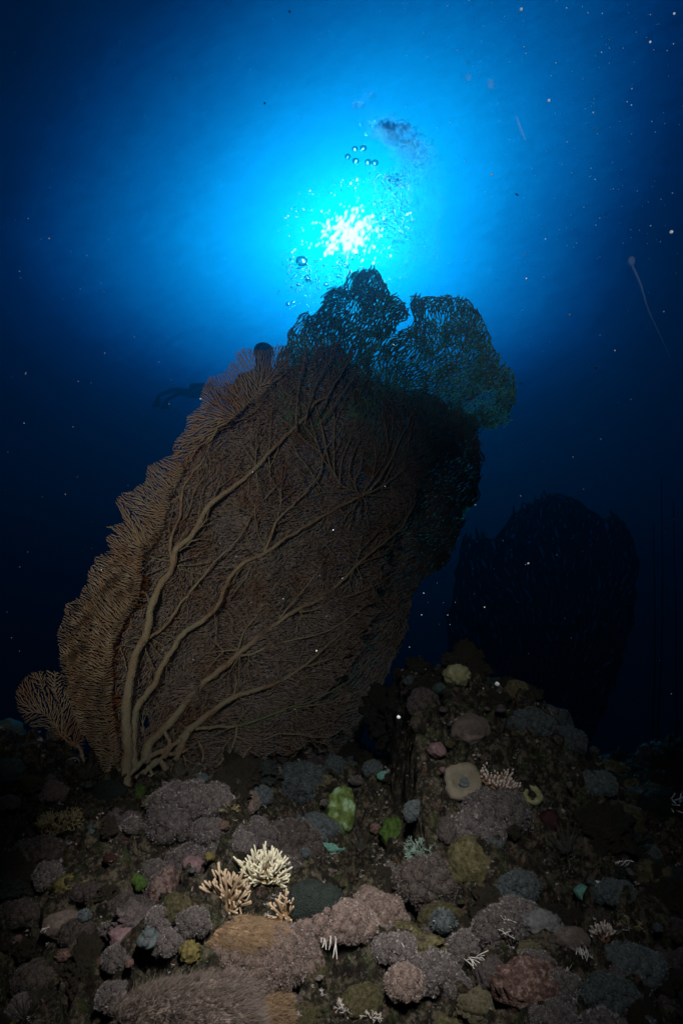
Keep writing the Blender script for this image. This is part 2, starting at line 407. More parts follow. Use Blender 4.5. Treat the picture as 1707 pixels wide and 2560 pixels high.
    D = np.array([sheet(x, y) + dz + ruffle * nz2(x, y, 90.0, seed * 3.1) + ruffle * 0.4 * nz2(x, y, 30.0, seed * 5.7) for x, y in Q])
    D += g.normal(0, 0.004, len(D))
    W = D[:, None] * (CF + ((Q[:, 0] - 853.5) / FPX)[:, None] * CR + ((1280 - Q[:, 1]) / FPX)[:, None] * CU)
    rad = r_px * D / FPX * g.uniform(0.75, 1.25, len(D)); G = Geo()
    v, q = segs(W[A], W[B], rad[A], rad[B], 4); G.add(v, q)
    if tipsA:
        tD = np.array(tipsD) * g.uniform(0.6, 2.2, (len(tipsA), 1)) * spacing; tD += g.normal(0, spacing * 0.3, tD.shape); wd = D[tipsA]
        T1 = W[tipsA] + wd[:, None] / FPX * (tD[:, :1] * CR - tD[:, 1:] * CU); v, q = segs(W[tipsA], T1, rad[tipsA], rad[tipsA] * 0.5, 4); G.add(v, q)
    return G.build(name, mat, parent)
def fan_branch(parent, mat, sheet, pts, w0, w1, dz=-0.02, name='branch', wob=0.10):
    """pts in sheet coordinates, widths in sheet units."""
    c = catmull(pts, 7.0); n = len(c)
    c = c + np.stack([[1.4 * nz2(p[0], p[1], 22.0, 3.0) for p in c], [1.4 * nz2(p[0], p[1], 22.0, 8.0) for p in c]], 1) * 2
    t = np.linspace(0, 1, n)
    D = np.array([sheet(x, y) + dz for x, y in c])
    W = D[:, None] * (CF + ((c[:, 0] - 853.5) / FPX)[:, None] * CR + ((1280 - c[:, 1]) / FPX)[:, None] * CU)
    wid = (0.74 if w0 > 28 else 0.60) * (w0 + (w1 - w0) * t ** 0.6) * (1 + 0.14 * np.array([nz2(p[0], p[1], 30.0, 5.0) + 0.8 * nz2(p[0], p[1], 8.0, 2.0) for p in c]))
    G = Geo(); G.add(*tube(W, wid / 2 * D / FPX, 10, wob)); return G.build(name, mat, parent)

def sheet_main(x, y):
    u = (x - 300) / 900.0; v = (1930 - y) / 1300.0
    return 2.0 + 0.75 * max(u, -0.3) + 0.30 * v + 0.05 * math.sin(u * 7 + v * 3) + 0.03 * math.sin(v * 11 - u * 4)

fan = empty('sea_fan', at(330, 1950, 2.0), 'giant rust and tan sea fan leaning right in front of the sun', 'sea fan')
BR = {  # traced limbs: points, width at foot, width at tip
 'b1': ([(314, 1972), (314, 1935), (319, 1887), (318, 1823), (316, 1785), (322, 1728), (330, 1680), (343, 1630), (368, 1580), (379, 1515), (402, 1462), (429, 1426), (436, 1388), (446, 1367), (477, 1342), (503, 1299), (525, 1262), (576, 1222), (628, 1182), (680, 1125), (726, 1079), (766, 1039), (789, 1004), (817, 990), (850, 940), (880, 880), (905, 810)], 44, 6),
 'b1a': ([(430, 1410), (426, 1370), (429, 1337), (441, 1314), (452, 1283), (454, 1248), (457, 1227), (470, 1199), (506, 1154), (520, 1125), (529, 1098), (542, 1084), (569, 1060), (591, 1037), (618, 1011), (647, 975)], 16, 5),
 'b1b': ([(362, 1597), (385, 1588), (413, 1566), (453, 1509), (499, 1452), (536, 1406), (599, 1343), (634, 1280), (668, 1240), (697, 1205)], 15, 4),
 'b2': ([(337, 1925), (334, 1855), (336, 1807), (345, 1766), (367, 1737), (388, 1708), (404, 1668), (432, 1625), (459, 1584), (517, 1543), (549, 1505), (574, 1446), (614, 1404), (663, 1383), (720, 1343), (777, 1308), (846, 1268), (904, 1240), (932, 1217), (961, 1176), (986, 1126), (1006, 1086), (1021, 1055), (1048, 1000), (1075, 930)], 30, 5),
 'b2b': ([(904, 1240), (939, 1224), (991, 1189), (1031, 1149), (1072, 1126), (1110, 1090)], 11, 4),
 'b2c': ([(663, 1383), (680, 1331), (697, 1297), (737, 1257), (766, 1228), (800, 1182), (812, 1130), (852, 1073), (870, 1040)], 14, 4),
 'b3': ([(367, 1905), (368, 1871), (392, 1838), (430, 1802), (476, 1739), (528, 1693), (585, 1647), (637, 1601), (689, 1561), (746, 1523), (804, 1495), (861, 1445), (890, 1415), (925, 1384), (967, 1350), (1005, 1315), (1040, 1250)], 36, 5),
 'b3b': ([(600, 1640), (622, 1637), (664, 1621), (718, 1604), (775, 1591), (814, 1579), (852, 1560), (882, 1537), (928, 1507), (965, 1495)], 12, 4),
 'b3c': ([(595, 1625), (611, 1579), (641, 1541), (657, 1507), (680, 1476), (706, 1442)], 9, 3),
 'b3d': ([(700, 1545), (741, 1495), (768, 1465), (791, 1434), (810, 1403)], 10, 5),
 'b3e': ([(750, 1530), (794, 1522), (833, 1499), (871, 1491), (928, 1468), (967, 1445), (986, 1430), (1016, 1415)], 9, 3),
 'b3f': ([(890, 1415), (925, 1398), (955, 1388), (985, 1362), (1030, 1335)], 6, 3),
 'b4': ([(448, 1882), (459, 1842), (494, 1808), (540, 1773), (580, 1744), (626, 1730), (677, 1713), (729, 1687), (775, 1653), (821, 1612), (871, 1568)], 34, 4),
 'b4b': ([(580, 1744), (591, 1710), (583, 1680)], 10, 4),
 'b4c': ([(745, 1672), (790, 1658), (830, 1645), (862, 1620)], 7, 3),
 'b5': ([(490, 1822), (551, 1817), (590, 1817)], 15, 12),
 'b5b': ([(592, 1817), (588, 1848), (574, 1882), (545, 1911)], 11, 7),
 'b5c': ([(588, 1838), (626, 1859), (672, 1845), (706, 1833), (763, 1839), (821, 1842), (861, 1819)], 9, 3),
 'b5d': ([(660, 1848), (617, 1876), (603, 1899), (551, 1917)], 9, 6),
 'b5e': ([(740, 1768), (814, 1759), (852, 1744), (909, 1725)], 6, 3),
 'k1': ([(425, 1402), (388, 1396), (365, 1388)], 8, 4), 'k2': ([(386, 1396), (352, 1426)], 6, 3), 'k3': ([(450, 1238), (416, 1265)], 8, 4),
 'k4': ([(375, 1513), (365, 1482), (350, 1480), (334, 1485)], 7, 4), 'k5': ([(338, 1619), (300, 1613), (290, 1622)], 7, 4),
 'k6': ([(316, 1672), (310, 1645), (299, 1612)], 7, 4), 'k7': ([(310, 1652), (290, 1648)], 6, 4), 'k8': ([(318, 1700), (288, 1703)], 6, 4),
}
roots = [([(325, 1935), (362, 1900), (415, 1872), (455, 1850)], 22, 20), ([(340, 1945), (395, 1905), (432, 1865)], 18, 18), ([(412, 1895), (425, 1860), (412, 1828)], 24, 15),
         ([(370, 1945), (430, 1925), (480, 1936)], 22, 12), ([(440, 1900), (456, 1865), (470, 1830)], 24, 22), ([(370, 1915), (385, 1945), (395, 1965)], 20, 8),
         ([(300, 1925), (285, 1935)], 14, 8), ([(400, 1880), (440, 1885), (470, 1875)], 24, 14), ([(495, 1850), (508, 1880), (505, 1905)], 9, 8), ([(420, 1930), (395, 1900), (360, 1935)], 28, 18)]
sm = sheet_main
for p, a, b in roots: fan_branch(fan, M['fan_branch'], sm, p, a, b, -0.03, 'root')
for n_, (p, a, b) in BR.items(): fan_branch(fan, M['fan_branch'], sm, p, a, b, -0.02, 'branch')
fan_branch(fan, M['fan_branch_water_tint'], sm, [(586, 1817), (660, 1796), (718, 1770), (775, 1756), (815, 1735), (871, 1702), (909, 1664), (928, 1637)], 15, 3, -0.02, 'branch')['label'] = 'low branch of the fan, coloured green as by light filtered through water'

OUT_L = [(262, 1930), (240, 1890), (205, 1840), (185, 1790), (165, 1740), (152, 1690), (145, 1640), (143, 1600), (150, 1560), (168, 1510), (199, 1485), (217, 1452), (227, 1421), (235, 1393), (258, 1378), (273, 1372), (270, 1362), (263, 1344), (276, 1332), (296, 1337), (283, 1323), (258, 1312), (293, 1309), (309, 1296), (287, 1255), (299, 1235), (319, 1233), (332, 1227), (342, 1207), (365, 1197), (363, 1163), (390, 1154), (411, 1146), (433, 1136), (430, 1116), (448, 1091), (462, 1062), (466, 1038), (484, 1020), (497, 1013), (504, 982), (508, 964), (526, 940), (558, 926), (575, 910), (591, 895), (584, 882), (609, 869), (633, 875), (662, 870), (691, 859), (712, 860)]
CREASE = [(285, 1925), (275, 1850), (262, 1760), (262, 1650), (290, 1565), (329, 1503), (337, 1452), (344, 1401), (350, 1362), (375, 1344), (392, 1311), (397, 1273), (410, 1248), (428, 1209), (447, 1171), (460, 1138), (486, 1090), (520, 1050), (575, 1005), (640, 955), (690, 920)]
polyA = OUT_L + [(735, 900), (720, 930), (660, 985), (595, 1035), (540, 1082), (500, 1120), (470, 1160), (450, 1200), (430, 1240), (417, 1280), (412, 1318), (390, 1355), (365, 1380), (355, 1455), (345, 1512), (300, 1580), (285, 1650), (285, 1760), (300, 1925)]
fan_lobe(fan, M['fan_edge'], sm, polyA, [CREASE, BR['b1a'][0][6:]], 4.0, 0.95, seed=3, dz=-0.05, ruffle=0.05, seed_cost=0.35, aniso=('across', 0.35), extra=0.05)
CROWN_T = [(712, 860), (715, 839), (728, 819), (750, 786), (768, 778), (784, 788), (796, 773), (805, 753), (812, 732), (819, 720), (837, 715), (863, 712), (868, 686), (891, 672), (911, 670), (934, 667), (955, 689), (966, 714), (983, 731), (1014, 757), (1027, 779), (1017, 793), (1002, 797), (985, 830), (950, 868), (930, 885)]
polyC = CROWN_T + [(935, 935), (880, 1010), (800, 1080), (740, 1110), (690, 1060), (700, 950), (690, 900)]
up1 = [(760, 1060), (790, 960), (835, 880), (868, 800), (890, 730)]
up2 = [(790, 1040), (855, 930), (905, 850), (935, 780), (940, 710)]
up3 = [(740, 1080), (745, 980), (760, 900), (770, 830)]
up4 = [(800, 1060), (880, 950), (940, 850), (985, 790)]
fan_net(fan, M['fan_crown'], sm, polyC, [up1, up2, up3, up4], 4.6, 1.85, seed=11, dz=0.02, ruffle=0.08, cross=0.22, turn=1.3, smooth=4, local=0.15)
fan_net(fan, M['fan_crown'], sm, [(x + 2, y + 5) for x, y in polyC], [up1, up2, up3, up4], 5.0, 1.75, seed=12, dz=0.05, ruffle=0.10, cross=0.22, gap=0.2, smooth=4, local=0.15)
fan_net(fan, M['fan_crown'], sm, [(x - 1, y + 8) for x, y in polyC], [up1, up2, up3, up4], 4.8, 1.3, seed=13, dz=0.09, ruffle=0.10, cross=0.3, turn=1.6, smooth=3, gap=0.12, wob=1.3)
for u_ in (up1, up2, up3, up4): fan_branch(fan, M['fan_twig'], sm, u_, 7, 3, -0.05, 'branch', 0.12)
RIGHT_T = [(1024, 747), (1034, 744), (1062, 739), (1090, 741), (1113, 735), (1152, 740), (1177, 755), (1195, 774), (1208, 797), (1220, 838), (1233, 867), (1256, 915), (1266, 910), (1284, 930), (1291, 966), (1289, 1001), (1279, 1014), (1277, 1042), (1254, 1060), (1218, 1076), (1192, 1068)]
polyD = RIGHT_T + [(1140, 1110), (1050, 1180), (960, 1230), (900, 1150), (850, 1100), (860, 1020), (905, 935), (915, 900), (935, 880), (955, 868), (990, 830), (1013, 814), (1026, 822), (1031, 800)]
d1 = [(985, 1130), (1020, 1040), (1050, 940), (1075, 860), (1085, 790)]
d2 = [(1010, 1120), (1060, 1020), (1120, 930), (1165, 850), (1170, 800)]
d3 = [(1050, 1130), (1120, 1050), (1190, 990), (1240, 945)]
d4 = [(880, 1080), (905, 1000), (940, 930), (975, 880)]
d5 = [(940, 1110), (965, 1010), (990, 930), (1010, 870)]
fan_net(fan, M['fan_crown'], sm, polyD, [d1, d2, d3, d4, d5], 4.6, 1.8, seed=17, dz=0.02, ruffle=0.08, cross=0.22, turn=1.6, smooth=4, local=0.15)
fan_net(fan, M['fan_crown'], sm, [(x - 2, y + 5) for x, y in polyD], [d1, d2, d3, d4, d5], 5.0, 1.75, seed=18, dz=0.05, ruffle=0.10, cross=0.22, gap=0.2, turn=1.6, smooth=4, local=0.15)
fan_net(fan, M['fan_crown'], sm, [(x - 1, y + 8) for x, y in polyD], [d1, d2, d3, d4, d5], 4.8, 1.3, seed=19, dz=0.09, ruffle=0.10, cross=0.3, turn=1.8, smooth=3, gap=0.12, wob=1.3)
for u_ in (d2, d3): fan_branch(fan, M['fan_twig'], sm, u_, 7, 4, 0.0, 'branch', 0.12)
# the broad lit sheet between the limbs
polyB = [(290, 1930), (288, 1760), (290, 1650), (310, 1575), (345, 1512), (352, 1455), (360, 1375), (395, 1345), (412, 1300), (425, 1240), (450, 1190), (480, 1130), (530, 1075), (600, 1015), (690, 950), (740, 900), (800, 870), (850, 850), (900, 940), (960, 960), (1050, 980), (1110, 1000), (1150, 1080), (1130, 1120), (1070, 1190), (1010, 1290), (960, 1370), (960, 1460), (930, 1540), (900, 1620), (850, 1700), (800, 1760), (860, 1780), (830, 1850), (700, 1880), (560, 1930), (480, 1935)]
HOLES = [[(352, 1790), (372, 1792), (370, 1822), (350, 1815)]]
allseeds = [BR[k][0] for k in ('b1', 'b1a', 'b1b', 'b2', 'b2b', 'b2c', 'b3', 'b3b', 'b3c', 'b3d', 'b3e', 'b3f', 'b4', 'b4c', 'b5', 'b5c', 'b5e')] + [[(586, 1817), (660, 1796), (718, 1770), (775, 1756), (815, 1735), (871, 1702), (909, 1664)]]
fan_net(fan, M['fan_twig'], sm, polyB, allseeds, 3.8, 0.92, seed=23, dz=0.0, ruffle=0.05, holes=HOLES, cross=0.5, turn=1.7, wob=4.0)
fan_lobe(fan, M['fan_branch'], sm, polyB, allseeds, 23.0, 0.85, seed=25, dz=-0.012, ruffle=0.02, seed_cost=0.95, aniso=('along', 1.4), gain=0.42, name='vein_tree')
# a second sheet close behind it, and a rusty fold behind the left rim
fan_net(fan, M['fan_twig'], sm, [(x + 6, y + 4) for x, y in polyB], allseeds, 4.4, 1.2, seed=31, dz=0.05, ruffle=0.07, holes=HOLES, cross=0.4, turn=1.5, wob=4.5)
fan_net(fan, M['fan_twig_rust'], sm, [(x - 6, y - 4) for x, y in polyB], allseeds[::2], 6.4, 2.4, seed=32, dz=0.10, ruffle=0.06, holes=HOLES, cross=0.4, turn=1.6, wob=2.2)
fan_net(fan, M['fan_twig_rust'], sm, [(285, 1925), (210, 1830), (165, 1720), (158, 1620), (230, 1500), (262, 1410), (330, 1330), (400, 1220), (440, 1130), (500, 1030), (560, 960), (620, 930), (720, 900), (720, 960), (560, 1060), (490, 1160), (440, 1290), (385, 1400), (360, 1512), (320, 1600), (310, 1700), (310, 1925)], [CREASE], 6.2, 1.9, seed=37, dz=0.03, ruffle=0.04, mode='across')
# dark lobe standing behind on the right
polyE = [(1150, 1000), (1192, 1068), (1201, 1098), (1205, 1140), (1199, 1247), (1164, 1278), (1150, 1340), (1118, 1409), (1055, 1450), (1031, 1496), (1020, 1565), (997, 1623), (962, 1698), (930, 1770), (900, 1860), (860, 1940), (700, 1960), (600, 1930), (650, 1800), (800, 1650), (880, 1500), (900, 1350), (940, 1250), (1000, 1150)]
e_seeds = [[(640, 1880), (800, 1780), (900, 1680), (980, 1560), (1030, 1450)], [(700, 1760), (850, 1620), (950, 1500), (1050, 1380), (1120, 1300)], [(850, 1500), (950, 1380), (1050, 1280), (1130, 1190), (1180, 1120)], [(930, 1330), (1020, 1200), (1090, 1110), (1150, 1040)]]
fan_net(fan, M['fan_twig'], sm, polyE, e_seeds, 4.8, 1.5, seed=41, dz=0.14, ruffle=0.10, wob=1.5)
fan_net(fan, M['fan_twig'], sm, [(x - 3, y + 2) for x, y in polyE], e_seeds, 5.4, 1.9, seed=43, dz=0.22, ruffle=0.10)
fan_net(fan, M['fan_crown'], sm, [(x - 6, y + 3) for x, y in polyE], e_seeds, 6.4, 2.6, seed=44, dz=0.30, ruffle=0.10)
# ---------------------------------------------------------------- the small fan at the left foot and the dark fans beyond
def sheet_small(x, y): return 1.98 + 0.03 * math.sin(x * 0.03) + 0.0002 * (1900 - y)
f2 = empty('sea_fan', at(205, 1905, 1.95), 'small round tan sea fan low on the left, beside the foot of the giant one', 'sea fan')
fan_branch(f2, M['fan_branch'], sheet_small, [(204, 1918), (208, 1890), (198, 1868), (186, 1858)], 20, 14, 0, 'stem')
fan_branch(f2, M['fan_branch'], sheet_small, [(200, 1905), (190, 1896), (172, 1898)], 9, 5, 0, 'stem')
s2 = [[(184, 1862), (160, 1845), (140, 1815), (132, 1780), (115, 1745), (100, 1700)], [(186, 1860), (168, 1840), (153, 1820), (156, 1790), (150, 1760), (140, 1730), (138, 1690)], [(160, 1845), (138, 1815), (120, 1790), (90, 1780)]]
for p in s2: fan_branch(f2, M['fan_branch'], sheet_small, p, 6.5, 3, -0.005, 'branch')
fan_lobe(f2, M['fan_edge'], sheet_small, [(185, 1870), (150, 1850), (110, 1825), (60, 1808), (40, 1770), (36, 1740), (44, 1715), (60, 1690), (88, 1678), (118, 1675), (150, 1682), (165, 1720), (190, 1780), (212, 1830), (215, 1880)], s2, 4.8, 1.05, seed=61, ruffle=0.02, aniso=('along', 0.25), extra=0.1)

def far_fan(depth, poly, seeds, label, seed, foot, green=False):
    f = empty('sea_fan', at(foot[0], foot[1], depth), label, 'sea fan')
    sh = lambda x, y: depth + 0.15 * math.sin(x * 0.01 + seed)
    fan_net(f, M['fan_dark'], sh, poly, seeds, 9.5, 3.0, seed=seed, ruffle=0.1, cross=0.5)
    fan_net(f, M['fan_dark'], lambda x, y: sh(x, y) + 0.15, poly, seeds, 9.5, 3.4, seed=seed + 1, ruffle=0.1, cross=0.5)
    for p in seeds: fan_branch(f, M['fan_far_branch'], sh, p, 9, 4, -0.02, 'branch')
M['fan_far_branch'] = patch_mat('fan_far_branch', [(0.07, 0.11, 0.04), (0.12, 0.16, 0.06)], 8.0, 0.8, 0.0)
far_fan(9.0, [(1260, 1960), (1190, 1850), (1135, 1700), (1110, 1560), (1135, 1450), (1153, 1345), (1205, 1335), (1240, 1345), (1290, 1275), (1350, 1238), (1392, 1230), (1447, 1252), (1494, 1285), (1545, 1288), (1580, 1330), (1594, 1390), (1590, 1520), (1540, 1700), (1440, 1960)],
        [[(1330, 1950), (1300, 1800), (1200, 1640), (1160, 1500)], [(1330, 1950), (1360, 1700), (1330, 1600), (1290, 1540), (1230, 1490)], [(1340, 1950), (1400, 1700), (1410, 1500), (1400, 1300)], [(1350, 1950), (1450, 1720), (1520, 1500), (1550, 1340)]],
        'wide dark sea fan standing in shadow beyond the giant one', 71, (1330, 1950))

# ---------------------------------------------------------------- reef surface
def nz(x, y, z, s=1.0): return noise.noise(Vector((x / s, y / s, z / s)))
def sst(a, b, x):
    t = min(1.0, max(0.0, (x - a) / (b - a))); return t * t * (3 - 2 * t)
BUMPS = [(-0.40, 1.80, 0.10, 0.07, -0.14), (-0.75, 1.80, 0.12, 0.08, -0.07), (0.12, 1.60, 0.10, 0.07, -0.06), (-0.30, 1.36, 0.22, 0.14, 0.04), (0.35, 1.45, 0.12, 0.08, 0.06), (0.15, 1.22, 0.12, 0.1, -0.07), (-0.62, 1.42, 0.1, 0.1, -0.09), (0.7, 1.5, 0.16, 0.1, 0.07), (-0.56, 1.62, 0.10, 0.10, 0.10), (-0.28, 1.28, 0.17, 0.12, 0.07), (0.0, 1.42, 0.16, 0.06, 0.06), (-0.36, 1.88, 0.14, 0.07, 0.07),
         (-1.05, 2.05, 0.25, 0.2, 0.16), (-0.01, 1.93, 0.16, 0.17, -0.30), (-0.55, 1.72, 0.13, 0.07, -0.08), (0.55, 1.25, 0.2, 0.1, 0.05), (-0.9, 1.25, 0.25, 0.2, -0.12),
         (0.95, 1.3, 0.2, 0.2, -0.1), (0.75, 1.7, 0.12, 0.1, -0.06), (-0.13, 1.68, 0.14, 0.06, 0.05)]
def Hbase(x, y):
    if y < 2.15: z = -0.58 + 0.27 * (y - 1.24)
    else: z = -0.334 - 0.10 * (y - 2.15) - 0.12 * max(0, y - 5)
    z = max(z, -3.2 - 0.02 * y) if y > 0 else max(z, -1.2)
    for bx, by, sx, sy, h in BUMPS:
        q = ((x - bx) / sx) ** 2 + ((y - by) / sy) ** 2
        if q < 9: z += h * math.exp(-q)
    xe = x - 0.04 * nz(x, y, 4.0, 0.15)
    m = 0.345 * sst(0.165, 0.215, xe) * (math.exp(-max(0, xe - 0.42) ** 2 / 0.10)) * sst(1.45, 1.88, y) * (1 - sst(2.15, 2.7, y))
    z += m
    return z
def H(x, y, fine=True):
    z = Hbase(x, y)
    r = max(abs(x), abs(y - 1.7))
    k = 1.0 + min(6.0, max(0.0, r - 1.5))
    z += 0.055 * k * nz(x, y, 1.0, 0.30 * k) + 0.075 * nz(x, y, 5.0, 0.14) - 0.10 * max(0.0, nz(x, y, 11.0, 0.16) - 0.12)
    if fine and r < 2.2:
        z += 0.034 * nz(x, y, 9.0, 0.05) + 0.018 * nz(x, y, 2.0, 0.022) + 0.007 * nz(x, y, 6.0, 0.011)
        wx = x + 0.05 * nz(x, y, 3, .12); wy = y + 0.05 * nz(x, y, 13, .12)
        d = noise.voronoi(Vector((wx * 9, wy * 9, 0.5)), distance_metric='DISTANCE')[0]
        z -= 0.055 * (1 - sst(0.0, 0.28, d[1] - d[0]))
        d = noise.voronoi(Vector((wx * 24, wy * 24, 2.5)), distance_metric='DISTANCE')[0]
        z += 0.014 * max(0.0, 1 - (d[0] / 0.6) ** 2)
    return z
def grid_axis(lo, a, b, hi, step):
    mid = list(np.arange(a, b, step)); l_ = []; r_ = []; x = a; s = step
    while x > lo: s *= 1.25; x -= s; l_.append(max(x, lo))
    x = mid[-1]; s = step
    while x < hi: s *= 1.25; x += s; r_.append(min(x, hi))
    return np.array(l_[::-1] + mid + r_)
gx = grid_axis(-19, -1.45, 1.75, 19, 0.0058); gy = grid_axis(-5, 0.95, 2.6, 29, 0.0058)
V = np.zeros((len(gx) * len(gy), 3)); k = 0
for y in gy:
    for x in gx:
        z = H(x, y); dx = dy = 0.0
        if -1.6 < x < 2 and 0.9 < y < 3:
            dx = 0.018 * nz(x, y, z + 20, 0.05); dy = 0.022 * nz(x, y, z + 40, 0.05)
        V[k] = (x + dx, y + dy, z); k += 1
nxg = len(gx)
I, J = np.meshgrid(np.arange(nxg - 1), np.arange(len(gy) - 1)); b0 = (J * nxg + I).ravel()
me = mesh_np('reef_ground', V, np.stack([b0, b0 + 1, b0 + 1 + nxg, b0 + nxg], 1))
# reef crust: dark turf, green algae, pink coralline, pale specks
def reef_mat(name='reef_crust', dark=1.0):
    m, n, l, b = new_mat(name)
    t = n.new('ShaderNodeTexCoord')
    def nn(scale, det=4.0, ro=0.6, off=0.0):
        mp = n.new('ShaderNodeMapping'); l.new(t.outputs['Object'], mp.inputs[0]); mp.inputs['Location'].default_value = (off, off * 2, off)
        z = n.new('ShaderNodeTexNoise'); l.new(mp.outputs[0], z.inputs['Vector']); z.inputs['Scale'].default_value = scale; z.inputs['Detail'].default_value = det; z.inputs['Roughness'].default_value = ro; return z.outputs['Fac']
    def rmp(f, stops):
        r = n.new('ShaderNodeValToRGB'); l.new(f, r.inputs[0]); e = r.color_ramp
        while len(e.elements) > 1: e.elements.remove(e.elements[-1])
        for i, (p, c) in enumerate(stops):
            el = e.elements[0] if i == 0 else e.elements.new(p)
            el.position = p; el.color = (*c, 1) if isinstance(c, tuple) else (c, c, c, 1)
        return r.outputs[0]
    def mix(a, bb, f):
        x = n.new('ShaderNodeMix'); x.data_type = 'RGBA'; l.new(f, x.inputs['Factor'])
        l.new(a, x.inputs['A'])
        if isinstance(bb, tuple): x.inputs['B'].default_value = (*bb, 1)
        else: l.new(bb, x.inputs['B'])
        return x.outputs['Result']
    d = dark
    c = rmp(nn(45, 6, .75), [(0.40, (0.008 * d, 0.007 * d, 0.005 * d)), (0.5, (0.04 * d, 0.034 * d, 0.021 * d)), (0.60, (0.20 * d, 0.17 * d, 0.12 * d))])
    c = mix(c, (0.05 * d, 0.085 * d, 0.018 * d), rmp(nn(24, 6, .8, 3.1), [(0.54, 0.0), (0.62, 0.8)]))
    c = mix(c, (0.20 * d, 0.09 * d, 0.09 * d), rmp(nn(30, 6, .8, 7.7), [(0.60, 0.0), (0.66, 1.0)]))
    c = mix(c, (0.13 * d, 0.055 * d, 0.02 * d), rmp(nn(26, 6, .8, 1.7), [(0.60, 0.0), (0.66, 1.0)]))
    c = mix(c, (0.26 * d, 0.24 * d, 0.22 * d), rmp(nn(85, 4, .8, 5.2), [(0.58, 0.0), (0.64, 1.0)]))
    l.new(c, b.inputs['Base Color']); b.inputs['Roughness'].default_value = 0.8; b.inputs['Specular IOR Level'].default_value = 0.25
    bp = n.new('ShaderNodeBump'); bp.inputs['Strength'].default_value = 1.0; bp.inputs['Distance'].default_value = 0.012
    l.new(nn(150, 5, .7), bp.inputs['Height']); l.new(bp.outputs[0], b.inputs['Normal'])
    return m
M['reef'] = reef_mat('reef_crust', 0.62); M['reef_rock'] = reef_mat('reef_rock_crust', 0.75)
g_ = link('ground', me, M['reef']); tag(g_, kind='structure')

OV = 1707 / 1568.0
def hit(ox, oy):
    """Where the line of sight to overview position (ox, oy) meets the reef."""
    r = ray(ox * OV, oy * OV); d = 0.8
    while d < 6:
        p = d * r
        if p[2] < H(p[0], p[1], False): return p, d
        d += 0.012
    return None, None
def spot(ox, oy, rx, sink=0.35, depth=None):
    if depth is None:
        p, d = hit(ox, oy + rx * sink)
        if p is None: p, d = at(ox * OV, oy * OV, 2.0), 2.0
    else:
        d = depth; p = at(ox * OV, oy * OV, d)
    return Vector(p), rx * OV * d / FPX

# ---------------------------------------------------------------- generators: all in local coordinates, radius about 1, growing to +Z
def ico(sub):
    bm = bmesh.new(); bmesh.ops.create_icosphere(bm, subdivisions=sub, radius=1.0)
    v = np.array([x.co[:] for x in bm.verts]); t = np.array([[q.index for q in f.verts] for f in bm.faces]); bm.free(); return v, t
ICO = {i: ico(i) for i in (1, 2, 3, 4, 5)}
def lump(sub=4, scale=(1, 1, 1), amp=0.25, freq=1.3, seed=0.0, fine=0.05, knob=0.0, kf=4.0):
    v, t = ICO[sub]; out = np.zeros_like(v)
    for i, p in enumerate(v):
        P = Vector(p)
        d = 1 + amp * noise.noise(P * freq + Vector((seed, seed * 2, 0))) + amp * 0.4 * noise.noise(P * freq * 2.7 + Vector((seed, 5, seed))) + fine * noise.noise(P * 9 + Vector((0, seed, 3))) + fine * 0.7 * noise.noise(P * 21 + Vector((seed, 0, 3)))
        if knob: d += knob * 0.45 * max(0.0, 1 - (noise.voronoi(P * kf + Vector((seed, 0, seed)), distance_metric='DISTANCE')[0][0] / 0.6) ** 2)
        out[i] = p * d * scale
    return out, t
def sphere_dirs(n, zmin=-0.1, g=rng):
    i = np.arange(n) + 0.5; z = 1 - (1 - zmin) * i / n; ph = i * 2.399963 + g.uniform(0, 6)
    z = np.clip(z + g.uniform(-.04, .04, n), -1, 1); ph = ph + g.uniform(-.2, .2, n)
    r = np.sqrt(1 - z * z); return np.stack([r * np.cos(ph), r * np.sin(ph), z], 1)
def blades(P, Dv, ln, w, g=rng, curl=0.3):
    """Thin pointed tentacles, two crossed triangles each."""
    n = len(P); D = Dv + g.normal(0, curl, Dv.shape); D /= np.linalg.norm(D, axis=1, keepdims=True)
    ref = g.normal(0, 1, (n, 3)); a = np.cross(D, ref); a /= np.maximum(np.linalg.norm(a, axis=1, keepdims=True), 1e-6); b = np.cross(D, a)
    ln = np.reshape(ln, (-1, 1)) if np.ndim(ln) else ln
    tip = P + D * ln
    v = np.concatenate([np.stack([P + a * w, P - a * w, tip], 1), np.stack([P + b * w, P - b * w, tip], 1)], 1).reshape(-1, 3)
    base = np.arange(n)[:, None] * 6
    t = np.concatenate([base + [0, 1, 2], base + [3, 4, 5]])
    return v, t, np.tile([0, 0, 1, 0, 0, 1], n)
def blades1(P, Dv, ln, w, g, curl):
    n = len(P); D = Dv + g.normal(0, curl, Dv.shape); D /= np.linalg.norm(D, axis=1, keepdims=True)
    a = np.cross(D, g.normal(0, 1, (n, 3))); a /= np.maximum(np.linalg.norm(a, axis=1, keepdims=True), 1e-6)
    v = np.stack([P + a * w, P - a * w, P + D * np.reshape(ln, (-1, 1))], 1).reshape(-1, 3)
    return v, np.arange(n * 3).reshape(-1, 3), np.tile([0, 0, 1], n)
